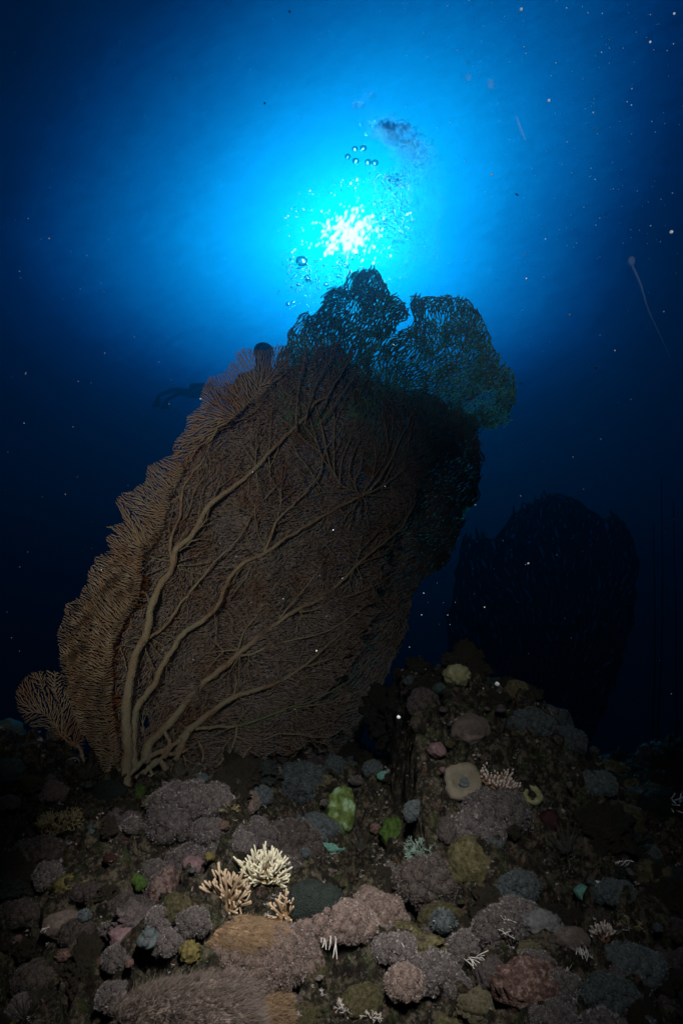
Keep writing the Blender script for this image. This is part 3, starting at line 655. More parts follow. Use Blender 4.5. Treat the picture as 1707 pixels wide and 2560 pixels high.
def dome(G, c, r, seed, n=46, tl=0.34, zmin=-0.25, squash=0.9, k=8, sub=2, up=None):
    g = np.random.default_rng(int(seed * 100) + 5)
    v, t = lump(sub, (1, 1, squash), 0.16, 1.8, seed, 0.06, 0.2, 3.5)
    d = sphere_dirs(n, zmin, g)
    if up is not None:
        q = Vector((0, 0, 1)).rotation_difference(Vector(up)); Mq = np.array(q.to_matrix()); v = v @ Mq.T
    else: Mq = np.eye(3)
    G.add(v * r * 0.88 + c, t=t, tip=np.full(len(v), 0.0))
    P = (d * np.array([1, 1, squash])) @ Mq.T * r * 0.9 + c; d = d @ Mq.T
    Pk = np.repeat(P, k, 0) + g.normal(0, r * 0.015, (n * k, 3)); Dk = np.repeat(d, k, 0)
    v, t, tp = blades1(Pk, Dk, r * tl * g.uniform(0.5, 1.25, n * k), r * 0.038, g, 0.75)
    hot = g.random(n) < 0.07
    G.add(v, t=t, tip=tp * np.repeat(np.repeat(np.where(hot, 1.5, g.uniform(0.12, 0.85, n) ** 1.3), k), 3))
def mesh_bank(seed, ax, ay, az, hr, fill=1.0):
    """Round woolly heads crowded over a rounded bank with half-axes ax, ay, az; hr: head radius."""
    g = np.random.default_rng(seed); G = Geo()
    v, t = lump(4, (ax * 0.93, ay * 0.93, az * 0.93), 0.18, 1.6, seed, 0.08); G.add(v, t=t)
    n = int(max(5, fill * 5.2 * (ax * az + 0.5 * ax * ay) / (hr * hr)))
    for i, d in enumerate(sphere_dirs(n, -0.55, g)):
        if d[1] > 0.45: continue
        k = 1 + 0.18 * noise.noise(Vector(d) * 1.6 + Vector((seed, seed * 2, 0))); p = d * k * np.array([ax, ay, az]) * g.uniform(0.93, 1.04)
        nr = d / np.array([ax, ay, az]); nr /= np.linalg.norm(nr)
        dome(G, p, hr * g.uniform(0.7, 1.3), (seed + i * 0.37) % 60, up=nr)
    return G
def mesh_xenia(seed, heads=7, spread=0.6, flat=0.5, n=60):
    g = np.random.default_rng(seed); G = Geo()
    pts = [(0, 0)]
    for _ in range(heads - 1): a = g.uniform(0, 6.28); r = spread * math.sqrt(g.uniform(0.1, 1)); pts.append((r * math.cos(a), r * math.sin(a)))
    for i, (x, y) in enumerate(pts):
        r = g.uniform(0.24, 0.45) if heads > 1 else 0.9
        dome(G, np.array([x, y, flat * (1 - (x * x + y * y) / 1.2) * 0.6 + g.uniform(-.06, .06)]), r, seed + i * 1.3, n * (2 if heads < 3 else 1), sub=3)
    v, t = lump(3, (0.85, 0.85, 0.42), 0.2, 1.5, seed); G.add(v * 0.85, t=t)
    return G
def mesh_shaggy(seed, scale=(1, 0.6, 0.45), comb=(1, 0.15, -0.25), n=9500, ln=0.14):
    g = np.random.default_rng(seed); G = Geo()
    v, t = lump(4, scale, 0.22, 1.4, seed, 0.05); G.add(v, t=t, tip=np.full(len(v), 0.15))
    d = sphere_dirs(n, -0.35, g); P = []
    for p in d:
        q = Vector(p); k = 1 + 0.22 * noise.noise(q * 1.4 + Vector((seed, seed * 2, 0))) + 0.088 * noise.noise(q * 1.4 * 2.7 + Vector((seed, 5, seed))); P.append(p * k * scale)
    P = np.array(P); nrm = d / np.array(scale); nrm /= np.linalg.norm(nrm, axis=1, keepdims=True)
    v, t, tp = blades(P, nrm * 0.35 + np.array(comb) * (1 + 0.3 * g.normal(0, 1, (n, 1))), ln * g.uniform(.6, 1.3, n), 0.0055, g, 0.28)
    G.add(v, t=t, tip=tp * np.repeat(g.uniform(0.2, 1, n), 6)); return G
def mesh_acro(seed, n=60, zmin=0.1, thick=0.055, fork=2, length=0.62, core=0.38, taper=0.7, squash=1.0):
    g = np.random.default_rng(seed); G = Geo()
    for d in sphere_dirs(n, zmin, g):
        L_ = length * g.uniform(0.75, 1.15); p0 = d * core * np.array([1, 1, squash]); bend = g.normal(0, 0.10, 3) + np.array([0, 0, 0.12])
        pts = np.array([p0 + d * L_ * s * np.array([1, 1, squash]) + bend * s * s for s in np.linspace(0, 1, 6)])
        rad = thick * np.linspace(1, taper, 6) * g.uniform(0.85, 1.15)
        v, q, t = tube(pts, rad, 7, 0.08); G.add(v, q, t, np.concatenate([np.repeat(np.linspace(0, 1, 6) ** 1.8, 7), [0, 1]]))
        for f in range(g.integers(1, fork + 2)):
            s0 = g.uniform(0.25, 0.75); pb = p0 + (pts[-1] - p0) * s0; dd = d + g.normal(0, 0.75, 3); dd /= np.linalg.norm(dd); l2 = L_ * (1 - s0) * g.uniform(0.6, 1.0)
            pp = np.array([pb + dd * l2 * s + np.array([0, 0, 0.08]) * s * s for s in np.linspace(0, 1, 4)])
            v, q, t = tube(pp, rad[0] * 0.85 * np.linspace(1, taper, 4), 6, 0.08); G.add(v, q, t, np.concatenate([np.repeat(s0 ** 1.8 + (1 - s0 ** 1.8) * np.linspace(0, 1, 4) ** 1.5, 6), [s0 ** 1.8, 1]]))
    return G
def mesh_lace(seed, n0=7, levels=5, thick=0.03, flat=1.0, up=0.3):
    g = np.random.default_rng(seed); A = []; B = []; RA = []; RB = []; TP = []
    def rec(p, d, l, r, lv):
        if lv == 0: return
        q = p + d * l; A.append(p); B.append(q); RA.append(r); RB.append(r * 0.8); TP.append(1 - lv / levels)
        for _ in range(2 if g.random() < 0.75 else 3):
            e = d + g.normal(0, 0.42, 3) * np.array([1, 1, flat]) + np.array([0, 0, 0.05]); e /= np.linalg.norm(e); rec(q, e, l * g.uniform(0.68, 0.92), r * 0.82, lv - 1)
    for i in range(n0):
        a = i * 6.283 / n0 + g.uniform(-.3, .3); d = np.array([math.cos(a), math.sin(a), up + g.uniform(-.1, .5)]); d /= np.linalg.norm(d); rec(np.zeros(3), d, 0.30, thick, levels)
    G = Geo(); v, q = segs(A, B, RA, RB, 5); G.add(v, q, None, np.repeat(TP, 10)); return G
def mesh_table(seed, n=110):
    g = np.random.default_rng(seed); G = Geo()
    for i in range(n):
        r = math.sqrt((i + 0.5) / n) * 0.92; a = i * 2.39996; x, y = r * math.cos(a), r * math.sin(a); z = 0.12 * r * r
        d = np.array([x * 0.55, y * 0.55, 0.9]) + g.normal(0, 0.15, 3); d /= np.linalg.norm(d); l = g.uniform(0.16, 0.3)
        pts = np.array([np.array([x, y, z]) + d * l * s for s in (0, 0.4, 0.8, 1.0)])
        v, q, t = tube(pts, 0.05 * np.array([1.1, 1.0, 0.9, 0.6]) * g.uniform(.8, 1.2), 6, 0.15); G.add(v, q, t, np.concatenate([np.repeat([0, 0.2, 0.75, 1.0], 6), [0, 1]]))
    return G
def mesh_plate(seed):
    v, t = lump(4, (0.95, 0.95, 0.10), 0.10, 2.0, seed, 0.03); G = Geo(); G.add(v + [0, 0, 0.02], t=t)
    v, q, t2 = tube(np.array([[0, 0, -0.5], [0.03, 0, -0.25], [0, 0, 0.0]]), np.array([0.22, 0.16, 0.3]), 10, 0.1); G.add(v, q, t2); return G
def mesh_feather(seed, n=34, ln=0.85):
    g = np.random.default_rng(seed); G = Geo(); A = []; B = []
    for d in sphere_dirs(n, -0.1, g):
        c = g.normal(0, 0.15, 3); s_ = np.linspace(0.05, 1, 9); pts = np.array([d * ln * s + c * s * s + np.array([0, 0, 0.25]) * s * s for s in s_])
        v, q, t = tube(pts, 0.016 * np.linspace(1, 0.4, 9), 4); G.add(v, q, t)
        side = np.cross(d, g.normal(0, 1, 3)); side /= np.linalg.norm(side)
        for k in range(1, 9):
            for m in range(2):
                f = pts[k] * (1 - m * .5) + pts[k - 1] * m * .5
                for sg in (-1, 1): A.append(f); B.append(f + (side * sg * 0.9 + d * 0.45) * 0.11 * (1.1 - s_[k] * 0.5))
    v, q = segs(A, B, np.full(len(A), 0.006), np.full(len(A), 0.003), 3); G.add(v, q, None, np.ones(len(v))); return G
def mesh_lathe(prof, k=28, wob=0.05, seed=0, ribs=0, ribamp=0.0):
    n = len(prof); V_ = []
    for i, (r, z) in enumerate(prof):
        for j in range(k):
            a = j * 6.2832 / k; q = 1 + wob * noise.noise(Vector((math.cos(a) * 1.5, math.sin(a) * 1.5, z * 2 + seed))) * 2 + (ribamp * math.cos(ribs * a) if ribs else 0)
            P_ = Vector((r * q * math.cos(a), r * q * math.sin(a), z)); P_ += 0.17 * noise.noise_vector(P_ * 2.6 + Vector((seed, 1, 2))) + 0.05 * noise.noise_vector(P_ * 7 + Vector((seed, 1, 2))); V_.append(P_[:])
    Q_ = [[i * k + j, i * k + (j + 1) % k, (i + 1) * k + (j + 1) % k, (i + 1) * k + j] for i in range(n - 1) for j in range(k)]
    G = Geo(); G.add(V_, Q_); return G
def raw(G, mat, name='mesh'):
    me = mesh_np(name, np.concatenate(G.v), np.concatenate(G.q) if G.q else None, np.concatenate(G.t) if G.t else None, np.concatenate(G.tip))
    me.polygons.foreach_set('use_smooth', [True] * len(me.polygons)); me.materials.append(mat); return me

# materials of the reef dwellers
M['xenia_pink'] = patch_mat('xenia_pink', [(0.10, 0.072, 0.062), (0.18, 0.135, 0.118)], 3.0, 0.7, 0.2, tip=(0.72, 0.62, 0.57), obj_var=0.2)
M['xenia_grey'] = patch_mat('xenia_grey', [(0.055, 0.048, 0.048), (0.11, 0.095, 0.092)], 3.0, 0.7, 0.2, tip=(0.68, 0.65, 0.66), obj_var=0.3)
M['xenia_dark'] = patch_mat('xenia_dark', [(0.035, 0.028, 0.025), (0.075, 0.062, 0.055)], 3.0, 0.7, 0.2, tip=(0.34, 0.31, 0.31), obj_var=0.25)
M['xenia_olive'] = patch_mat('xenia_olive', [(0.05, 0.045, 0.02), (0.10, 0.085, 0.04)], 3.0, 0.7, 0.2, tip=(0.34, 0.32, 0.20), obj_var=0.25)
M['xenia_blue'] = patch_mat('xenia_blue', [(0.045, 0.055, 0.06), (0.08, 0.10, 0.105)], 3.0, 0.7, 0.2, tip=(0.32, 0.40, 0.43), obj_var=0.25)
M['shaggy_tan'] = patch_mat('shaggy_tan', [(0.17, 0.11, 0.06), (0.26, 0.17, 0.10)], 3.0, 0.7, 0.1, tip=(0.50, 0.38, 0.26), obj_var=0.1)
M['shaggy_grey'] = patch_mat('shaggy_grey', [(0.13, 0.10, 0.09), (0.20, 0.16, 0.13)], 3.0, 0.7, 0.1, tip=(0.38, 0.33, 0.30), obj_var=0.1)
M['acro_cream'] = patch_mat('acro_cream', [(0.18, 0.12, 0.055), (0.28, 0.21, 0.11)], 4.0, 0.6, 0.2, tip=(0.86, 0.84, 0.64), detail=2)
M['acro_tan'] = patch_mat('acro_tan', [(0.18, 0.11, 0.055), (0.26, 0.17, 0.09)], 4.0, 0.6, 0.2, tip=(0.60, 0.47, 0.33), detail=2)
M['acro_table'] = patch_mat('acro_table', [(0.13, 0.07, 0.04), (0.20, 0.12, 0.07)], 4.0, 0.6, 0.2, tip=(0.62, 0.56, 0.52), detail=2)
M['lace_green'] = patch_mat('lace_green', [(0.10, 0.16, 0.13), (0.15, 0.22, 0.18)], 4.0, 0.7, 0.0, tip=(0.28, 0.40, 0.34))
M['lace_olive'] = patch_mat('lace_olive', [(0.10, 0.09, 0.04), (0.16, 0.13, 0.06)], 4.0, 0.7, 0.0, tip=(0.45, 0.40, 0.22))
M['lace_white'] = patch_mat('lace_white', [(0.30, 0.26, 0.24), (0.40, 0.36, 0.34)], 4.0, 0.7, 0.0, tip=(0.75, 0.72, 0.68))
M['feather_dark'] = patch_mat('feather_dark', [(0.03, 0.035, 0.03), (0.06, 0.055, 0.045)], 4.0, 0.7, 0.0, tip=(0.12, 0.12, 0.10))
M['pinnacle'] = patch_mat('pinnacle', [(0.03, 0.024, 0.02), (0.10, 0.05, 0.045), (0.22, 0.17, 0.16), (0.07, 0.06, 0.04)], 5.0, 0.8, 1.0, 18.0, detail=8.0)
M['lime'] = patch_mat('lime', [(0.015, 0.03, 0.008), (0.05, 0.10, 0.018), (0.09, 0.17, 0.03)], 4.0, 0.7, 0.5, 30.0)
M['green_pale'] = patch_mat('green_pale', [(0.04, 0.07, 0.015), (0.12, 0.18, 0.05), (0.30, 0.48, 0.34)], 1.8, 0.7, 0.4, 14.0)
M['pale_rock'] = patch_mat('pale_rock', [(0.06, 0.055, 0.03), (0.20, 0.18, 0.11), (0.30, 0.28, 0.18)], 4.5, 0.8, 1.0, 18.0, detail=8.0)
M['cyan'] = patch_mat('cyan', [(0.05, 0.13, 0.11), (0.16, 0.38, 0.32)], 2.0, 0.7, 0.3, 12.0)
M['olive'] = patch_mat('olive', [(0.03, 0.028, 0.015), (0.12, 0.11, 0.05), (0.22, 0.20, 0.12)], 5.0, 0.8, 1.0, 20.0, detail=8.0, obj_var=0.25)
M['sponge_yellow'] = patch_mat('sponge_yellow', [(0.15, 0.16, 0.07), (0.28, 0.28, 0.15), (0.34, 0.33, 0.19)], 2.2, 0.7, 0.5, 12.0)
M['yellow_knob'] = patch_mat('yellow_knob', [(0.06, 0.05, 0.015), (0.20, 0.17, 0.06)], 3.0, 0.7, 0.4, 14.0)
M['pink_crust'] = patch_mat('pink_crust', [(0.10, 0.055, 0.055), (0.24, 0.165, 0.18)], 2.5, 0.75, 0.5, 14.0)
M['red_sponge'] = patch_mat('red_sponge', [(0.018, 0.006, 0.006), (0.04, 0.01, 0.009)], 2.5, 0.7, 0.4, 12.0)
M['red_knob'] = patch_mat('red_knob', [(0.035, 0.018, 0.014), (0.11, 0.065, 0.055), (0.32, 0.24, 0.21)], 5.0, 0.75, 0.5, 14.0)
M['purple_rock'] = patch_mat('purple_rock', [(0.05, 0.042, 0.042), (0.12, 0.10, 0.10), (0.22, 0.19, 0.19)], 6.0, 0.8, 1.0, 20.0)
M['grey_sponge'] = patch_mat('grey_sponge', [(0.12, 0.13, 0.13), (0.24, 0.25, 0.25)], 4.0, 0.8, 0.8, 10.0)
M['leather'] = patch_mat('leather', [(0.12, 0.11, 0.08), (0.19, 0.17, 0.13)], 2.0, 0.75, 0.3, 22.0)
M['dark_green'] = patch_mat('dark_green', [(0.018, 0.028, 0.025), (0.04, 0.055, 0.05)], 4.5, 0.75, 1.0, 16.0, obj_var=0.2)
M['teal_rock'] = patch_mat('teal_rock', [(0.03, 0.05, 0.045), (0.07, 0.11, 0.10)], 2.5, 0.8, 0.6, 12.0)
M['white_chip'] = patch_mat('white_chip', [(0.45, 0.50, 0.45), (0.70, 0.75, 0.70)], 2.5, 0.8, 0.3, 12.0)
M['tentacle_white'] = patch_mat('tentacle_white', [(0.25, 0.22, 0.20), (0.35, 0.32, 0.30)], 3.0, 0.6, 0.0, tip=(0.80, 0.80, 0.78))

# ---------------------------------------------------------------- placing
HERO = [(0.02, 1.95, 0.17), (-0.10, 2.02, 0.14), (-0.69, 2.12, 0.20), (-0.52, 2.08, 0.13), (-0.83, 2.08, 0.10)]
def put(name, me, loc, scl, label, cat, rz=0.0, tilt=0.25, group=None, parts=()):
    """me: mesh of a single-mesh thing, or None when parts [(name, mesh)] hang under an Empty."""
    rot = (tilt, 0.0, rz) if tilt else (0, 0, rz)
    R_ = Matrix.Rotation(tilt, 4, 'X') @ Matrix.Rotation(rz, 4, 'Z')
    o = bpy.data.objects.new(name, me); COL.objects.link(o); o.location = loc; o.rotation_euler = R_.to_euler()
    o.scale = (scl,) * 3 if isinstance(scl, (int, float)) else scl
    tag(o, label, cat, group)
    if group is None and loc[2] < 0.1: HERO.append((loc[0], loc[1], 1.0 * (scl if isinstance(scl, (int, float)) else max(scl))))
    for n_, m_ in parts:
        c = bpy.data.objects.new(n_, m_); COL.objects.link(c); c.parent = o
    return o
def tz(v, z=0.0): return Vector((v[0], v[1], v[2] + z))

XM = [mesh_xenia(100 + i, h, sp, 0.5, 48) for i, (h, sp) in enumerate([(9, .75), (12, .8), (7, .6), (5, .55), (14, .85)])]
XME = {}
def xm(i, mat):
    k = (i % 5, mat)
    if k not in XME: XME[k] = raw(XM[i % 5], M[mat], 'soft_coral')
    return XME[k]
SEEDN = [500]
def soft(ox, oy, rx, ry, mat, i, label, rz=None, name='soft_coral', depth=None, hr=None):
    p, s = spot(ox, oy, ry * 0.8, 0.35, depth); SEEDN[0] += 1
    k = OV * float(np.dot(np.array(p), CF)) / FPX
    hr = hr or min(15.0, max(8.0, ry * 0.42))
    G = mesh_bank(SEEDN[0], rx / ry, max(0.75, 0.45 * rx / ry), 0.95, hr / ry)
    put(name, raw(G, M[mat], 'soft_coral'), Vector(p) + Vector((0, 0.15 * ry * k, 0.10 * ry * k)), ry * k, label, 'soft coral', 0.0, 0.0)

# xenia and other soft corals that stand out
soft(565, 2205, 130, 66, 'xenia_pink', 4, 'broad pinkish brown soft coral bank in the lit foreground, under the shaggy mat')
soft(540, 2235, 95, 60, 'xenia_pink', 1, 'pinkish soft coral mound joining the broad bank to the large shaggy mat below')
soft(655, 2195, 70, 60, 'xenia_pink', 0, 'dusky pink soft coral at the lower right end of the broad bank')
soft(650, 1945, 85, 55, 'xenia_dark', 1, 'dark dotted soft coral mound right behind the cream tipped branching coral')
soft(590, 1925, 40, 28, 'xenia_grey', 2, 'two pale pink heads of soft coral above the cream tipped branching coral')
soft(770, 2118, 85, 40, 'xenia_pink', 1, 'brown soft coral ridge with white tufted underside, between the bank and the pink mound')
soft(858, 2105, 68, 52, 'xenia_pink', 4, 'speckled pink soft coral mound right of the tufted ridge', )
soft(905, 2180, 45, 30, 'xenia_grey', 3, 'small grey soft coral with white fringe hanging under the speckled pink mound')
soft(445, 2120, 34, 26, 'xenia_grey', 2, 'round lilac grey soft coral with one white speck, beside the pink and white pinnacle')
soft(352, 2005, 20, 26, 'xenia_grey', 3, 'lilac tufts on the very top of the pink and white pinnacle')
soft(358, 2060, 24, 26, 'xenia_grey', 2, 'lilac tufts on the left flank of the pink and white pinnacle')
soft(372, 2110, 28, 24, 'xenia_grey', 0, 'lilac tufts at the foot of the pink and white pinnacle')
soft(392, 2165, 30, 24, 'xenia_grey', 3, 'white fringed tuft below the pink and white pinnacle')
soft(440, 1835, 85, 34, 'xenia_grey', 4, 'frosted grey soft coral shelf below the foot of the giant sea fan')
soft(390, 1890, 44, 40, 'xenia_grey', 1, 'frosted grey soft coral hanging at the left end of the frosted shelf')
soft(480, 1905, 36, 24, 'xenia_grey', 2, 'dim grey green soft coral under the right end of the frosted shelf')
soft(1140, 1862, 72, 52, 'xenia_grey', 4, 'large white speckled grey soft coral on the right mound, under the table coral')
soft(1105, 1895, 52, 34, 'xenia_grey', 1, 'speckled grey soft coral at the lower left of the large speckled one')
soft(960, 1862, 28, 20, 'xenia_blue', 3, 'lavender grey soft coral above the lime algae')
soft(985, 2020, 66, 46, 'xenia_dark', 0, 'dark grey soft coral mound under the blue green lacy coral')
soft(960, 2065, 52, 34, 'xenia_dark', 1, 'grey soft coral with scattered white stars, left of the olive boulder')
soft(1076, 2180, 36, 34, 'xenia_grey', 2, 'brown grey soft coral with long white tentacles on its left face')
soft(1150, 2128, 48, 36, 'xenia_grey', 1, 'brown soft coral crowned with a row of white tentacles')
soft(989, 2238, 60, 40, 'xenia_grey', 4, 'brown grey soft coral clump at the bottom, right of the dark hollow')
soft(1050, 2270, 30, 22, 'xenia_grey', 3, 'small grey soft coral over the pale yellow boulder at the bottom edge')
soft(1230, 2210, 40, 22, 'xenia_grey', 2, 'lilac grey soft coral with a white rim on top of the red knobbed boulder')
soft(1449, 2226, 70, 46, 'xenia_blue', 4, 'dim blue grey soft coral bank in the lower right corner')
soft(1400, 2290, 60, 36, 'xenia_blue', 1, 'dim blue grey soft coral at the bottom edge, under the blue grey bank')
soft(1130, 1930, 26, 20, 'xenia_blue', 3, 'small blue grey soft coral below the large speckled one')
soft(1300, 1700, 40, 26, 'xenia_blue', 0, 'hazy blue soft coral on the far right slope of the mound')
soft(1220, 1660, 44, 28, 'xenia_blue', 4, 'hazy blue soft coral along the skyline right of the yellow sponge')
soft(1370, 1800, 40, 26, 'xenia_blue', 2, 'hazy blue grey soft coral low on the right shoulder')
soft(294, 2083, 46, 25, 'xenia_dark', 1, 'brown grey soft coral cushion left of the pinnacle')
soft(262, 2150, 42, 24, 'xenia_grey', 0, 'lilac brown soft coral under the brown grey cushion')
soft(280, 2200, 36, 26, 'xenia_grey', 2, 'dark speckled soft coral with one white shell at its left edge')
soft(262, 2290, 34, 26, 'xenia_grey', 4, 'cluster of grey soft coral heads in the lower left')
soft(330, 2325, 28, 14, 'xenia_grey', 3, 'flat grey soft coral at the bottom edge, right of the grey heads')
soft(112, 2010, 24, 26, 'xenia_grey', 1, 'pale round soft coral heads on the left slope beside the yellow knobs')
soft(60, 1960, 30, 24, 'xenia_grey', 0, 'dim grey soft coral on the far left slope')
soft(175, 2140, 36, 22, 'xenia_dark', 2, 'dark tufted soft coral near the lower left shaggy coral')
soft(40, 2100, 44, 26, 'xenia_dark', 4, 'dark soft coral at the left edge')
soft(210, 2050, 44, 20, 'xenia_dark', 0, 'flat dark soft coral between the yellow knobs and the brown cushion')
soft(690, 1800, 55, 44, 'xenia_blue', 0, 'shadowed blue grey coral mound in the hollow right of the fan foot')
soft(720, 1900, 60, 26, 'xenia_blue', 1, 'shadowed soft coral in the dark hollow above the cyan sponge')
soft(1410, 2050, 40, 24, 'xenia_blue', 2, 'dim blue soft coral right of the white shell chip')
soft(1190, 2040, 40, 30, 'xenia_blue', 3, 'dim grey blue soft coral in the middle of the right foreground')

def shag(ox, oy, rx, ry, mat, label, seed, comb, sc=None):
    p, s = spot(ox, oy, ry, 0.6); k = OV * p.length / np.linalg.norm(ray(ox * OV, oy * OV)) / FPX
    put('shaggy_coral', raw(mesh_shaggy(seed, (1, 0.7, ry / rx), comb), M[mat], 'shaggy_coral'), p, rx * k * 1.0, label, 'soft coral', 0, -0.1)
shag(548, 2130, 108, 36, 'shaggy_tan', 'tan shaggy coral mat lying under the two tan branching corals', 5, (1, -0.3, -0.35))
shag(650, 2160, 66, 34, 'shaggy_tan', 'brown shaggy coral mat at the right end of the tan one', 6, (0.6, -0.5, -0.6))
shag(440, 2300, 165, 70, 'shaggy_grey', 'large grey brown shaggy coral filling the bottom edge', 8, (0.9, -0.3, 0.2))
shag(560, 2300, 120, 52, 'shaggy_tan', 'brown shaggy coral at the bottom edge, right of the large grey brown one', 9, (0.9, -0.3, 0.1))
shag(146, 2107, 44, 28, 'shaggy_grey', 'small shaggy coral with white tentacles beneath it in the lower left', 12, (0.4, -0.5, -0.8))
shag(1312, 2143, 38, 26, 'shaggy_grey', 'small green grey shaggy coral left of the pink tipped branching coral', 13, (0.2, -0.7, -0.5))
shag(1520, 1830, 60, 32, 'dark_green', 'dark hairy coral with white tentacles at the right edge', 14, (0.3, -0.7, -0.6))
shag(1080, 1655, 40, 34, 'shaggy_grey', 'soft grey fuzzy coral below the yellow sponge', 15, (0.3, -0.7, -0.6))

def acro(ox, oy, r, mat, label, seed, depth=None, tilt=-0.35, **kw):
    p, s = spot(ox, oy, r, 0.5, depth)
    bv, bt = lump(3, (0.45, 0.45, 0.35), 0.2, 2.0, seed); Gb = Geo(); Gb.add(bv, t=bt)
    put('branching_coral', None, p, s, label, 'coral', seed * 1.1, 0.0, None, [('branches', raw(mesh_acro(seed, **kw), M[mat], 'branches')), ('base', raw(Gb, M[mat], 'base'))]).rotation_euler[0] = -tilt
acro(605, 1993, 66, 'acro_cream', 'cream tipped branching coral, the brightest colony of the reef', 3, tilt=-0.8, n=170, zmin=-0.6, thick=0.042, fork=3, length=0.55, core=0.42)
acro(520, 2048, 70, 'acro_tan', 'tan finger coral with blunt tips, lower left of the cream tipped colony', 4, tilt=-0.35, n=70, zmin=-0.35, thick=0.050, fork=2, length=0.68, core=0.3)
acro(655, 2085, 48, 'acro_tan', 'small tan finger coral, lower right of the cream tipped colony', 6, tilt=-0.1, n=34, zmin=-0.3, thick=0.06, fork=1, length=0.7, core=0.28)
acro(1386, 2140, 30, 'acro_table', 'small branching coral with pale pink tips at the right', 9, tilt=-0.3, n=40, zmin=0.1, thick=0.06, fork=1)
p, s = spot(1150, 1768, 56, 0.4)
put('table_coral', None, p, (s, s * 0.8, s), 'round table coral with white tips on the right mound', 'coral', 0.4, 0.0, None, [('branches', raw(mesh_table(5), M['acro_table'], 'branches')), ('plate', raw(mesh_plate(5), M['acro_table'], 'plate'))]).rotation_euler[0] = 0.55
def lace(ox, oy, r, mat, label, seed, **kw):
    p, s = spot(ox, oy, r, 0.5)
    put('lacy_coral', raw(mesh_lace(seed, **kw), M[mat], 'lacy_coral'), p, s, label, 'coral', 0, -0.2)
lace(975, 1945, 48, 'lace_green', 'blue green lacy coral right under the lime algae', 3, n0=12, levels=6, thick=0.03)
lace(140, 1885, 56, 'lace_olive', 'thin twiggy brown coral on the left slope', 5, n0=14, levels=6, thick=0.022)
lace(525, 1850, 28, 'lace_olive', 'yellowish twiggy coral at the right end of the frosted shelf', 7, n0=8, levels=5)
lace(848, 2325, 30, 'lace_white', 'tiny white bush coral at the bottom edge', 9, n0=9, levels=5, thick=0.04)
lace(790, 2310, 26, 'lace_white', 'white twig of coral beside the tiny white bush coral', 10, n0=5, levels=5, thick=0.03)
lace(1450, 2120, 34, 'lace_olive', 'thin dark twiggy coral near the right edge', 12, n0=6, levels=5, thick=0.02)
def feather(ox, oy, r, label, seed, mat='feather_dark'):
    p, s = spot(ox, oy, r, 0.5)
    put('feather_star', raw(mesh_feather(seed), M[mat], 'feather_star'), p, s * 1.05, label, 'feather star', 0, -0.3)
feather(828, 1935, 36, 'dark feather star between the cyan sponge and the lime algae', 4)
feather(432, 1765, 50, 'dark bushy feather star at the right foot of the giant sea fan', 5)
feather(1300, 1740, 36, 'dark feather star on the right slope of the mound', 6)
feather(60, 2310, 60, 'dark feather star in the lower left corner', 7)
feather(1300, 1930, 60, 'dark feathery tuft in the middle of the right reef', 8)
feather(205, 1770, 36, 'dark feathery tuft between the two tan sea fans', 9)

LM = {}
def rest(o, r):
    o.location.z = H(o.location.x, o.location.y) + r
    return o
def lumpy(name, ox, oy, rx, ry, mat, label, cat, seed, depth=None, amp=0.25, knob=0.2, kf=3.5, sub=4, fine=0.08, sink=0.3, up=1.0, freq=1.3):
    p, s = spot(ox, oy, ry, sink, depth); k = OV * p.length / np.linalg.norm(ray(ox * OV, oy * OV)) / FPX
    v, t = lump(sub, (rx / ry, 0.9, up), amp, freq, seed, fine, knob, kf); G = Geo(); G.add(v, t=t)
    return put(name, raw(G, M[mat], name), p, ry * k, label, cat, 0, 0)
rest(lumpy('sponge', 1050, 1583, 29, 25, 'sponge_yellow', 'pale yellow green sponge ball on top of the right mound', 'sponge', 2, depth=1.82, amp=0.12, knob=0.45, kf=3.0, up=0.95), 0.028)
lumpy('green_boulder', 786, 1848, 34, 40, 'green_pale', 'cone of pale green and yellow rock in the dark hollow', 'rock', 3, amp=0.35, up=1.15)
lumpy('algae_clump', 915, 1902, 36, 28, 'lime', 'bright lime green algae clump at the left foot of the mound', 'algae', 4, amp=0.4, knob=0.5)
lumpy('algae_clump', 942, 1855, 14, 14, 'lime', 'small lime algae tuft just above the bright lime clump', 'algae', 5, amp=0.4, knob=0.5, sub=3)
lumpy('sponge', 757, 1945, 30, 14, 'cyan', 'flat cyan sponge beside the dark feather star', 'sponge', 5, amp=0.4)
lumpy('sponge', 885, 1780, 20, 11, 'cyan', 'dim cyan sponge above the lime algae, left of the mound', 'sponge', 6, amp=0.4, sub=3)
lumpy('coral_rock', 1003, 1718, 20, 16, 'pink_crust', 'pink crusted rock knob on the left face of the mound', 'rock', 7, amp=0.3)
lumpy('coral_rock', 375, 2050, 30, 62, 'pinnacle', 'pink and white pinnacle rock standing left of the tan finger coral', 'rock', 8, amp=0.35, up=1.0, knob=0.35)
lumpy('coral_rock', 408, 2078, 36, 34, 'olive', 'green algae covered rock joined to the right of the pinnacle', 'rock', 9)
lumpy('dark_coral', 722, 2062, 66, 48, 'dark_green', 'smooth dark dome coral right of the small tan finger coral', 'coral', 10, amp=0.12, knob=0.05)
lumpy('dark_coral', 250, 1812, 42, 26, 'dark_green', 'smooth dark green dome coral left of the giant fan foot', 'coral', 11, amp=0.12, knob=0.05)
lumpy('coral_rock', 8, 1710, 46, 52, 'teal_rock', 'teal grey coral head cut by the left edge', 'rock', 12, depth=2.0)
lumpy('coral_rock', 22, 1765, 40, 30, 'teal_rock', 'pale blue rock under the teal coral head at the left edge', 'rock', 13)
lumpy('boulder_coral', 1075, 1962, 46, 52, 'olive', 'olive boulder coral in the centre of the right foreground', 'coral', 14)
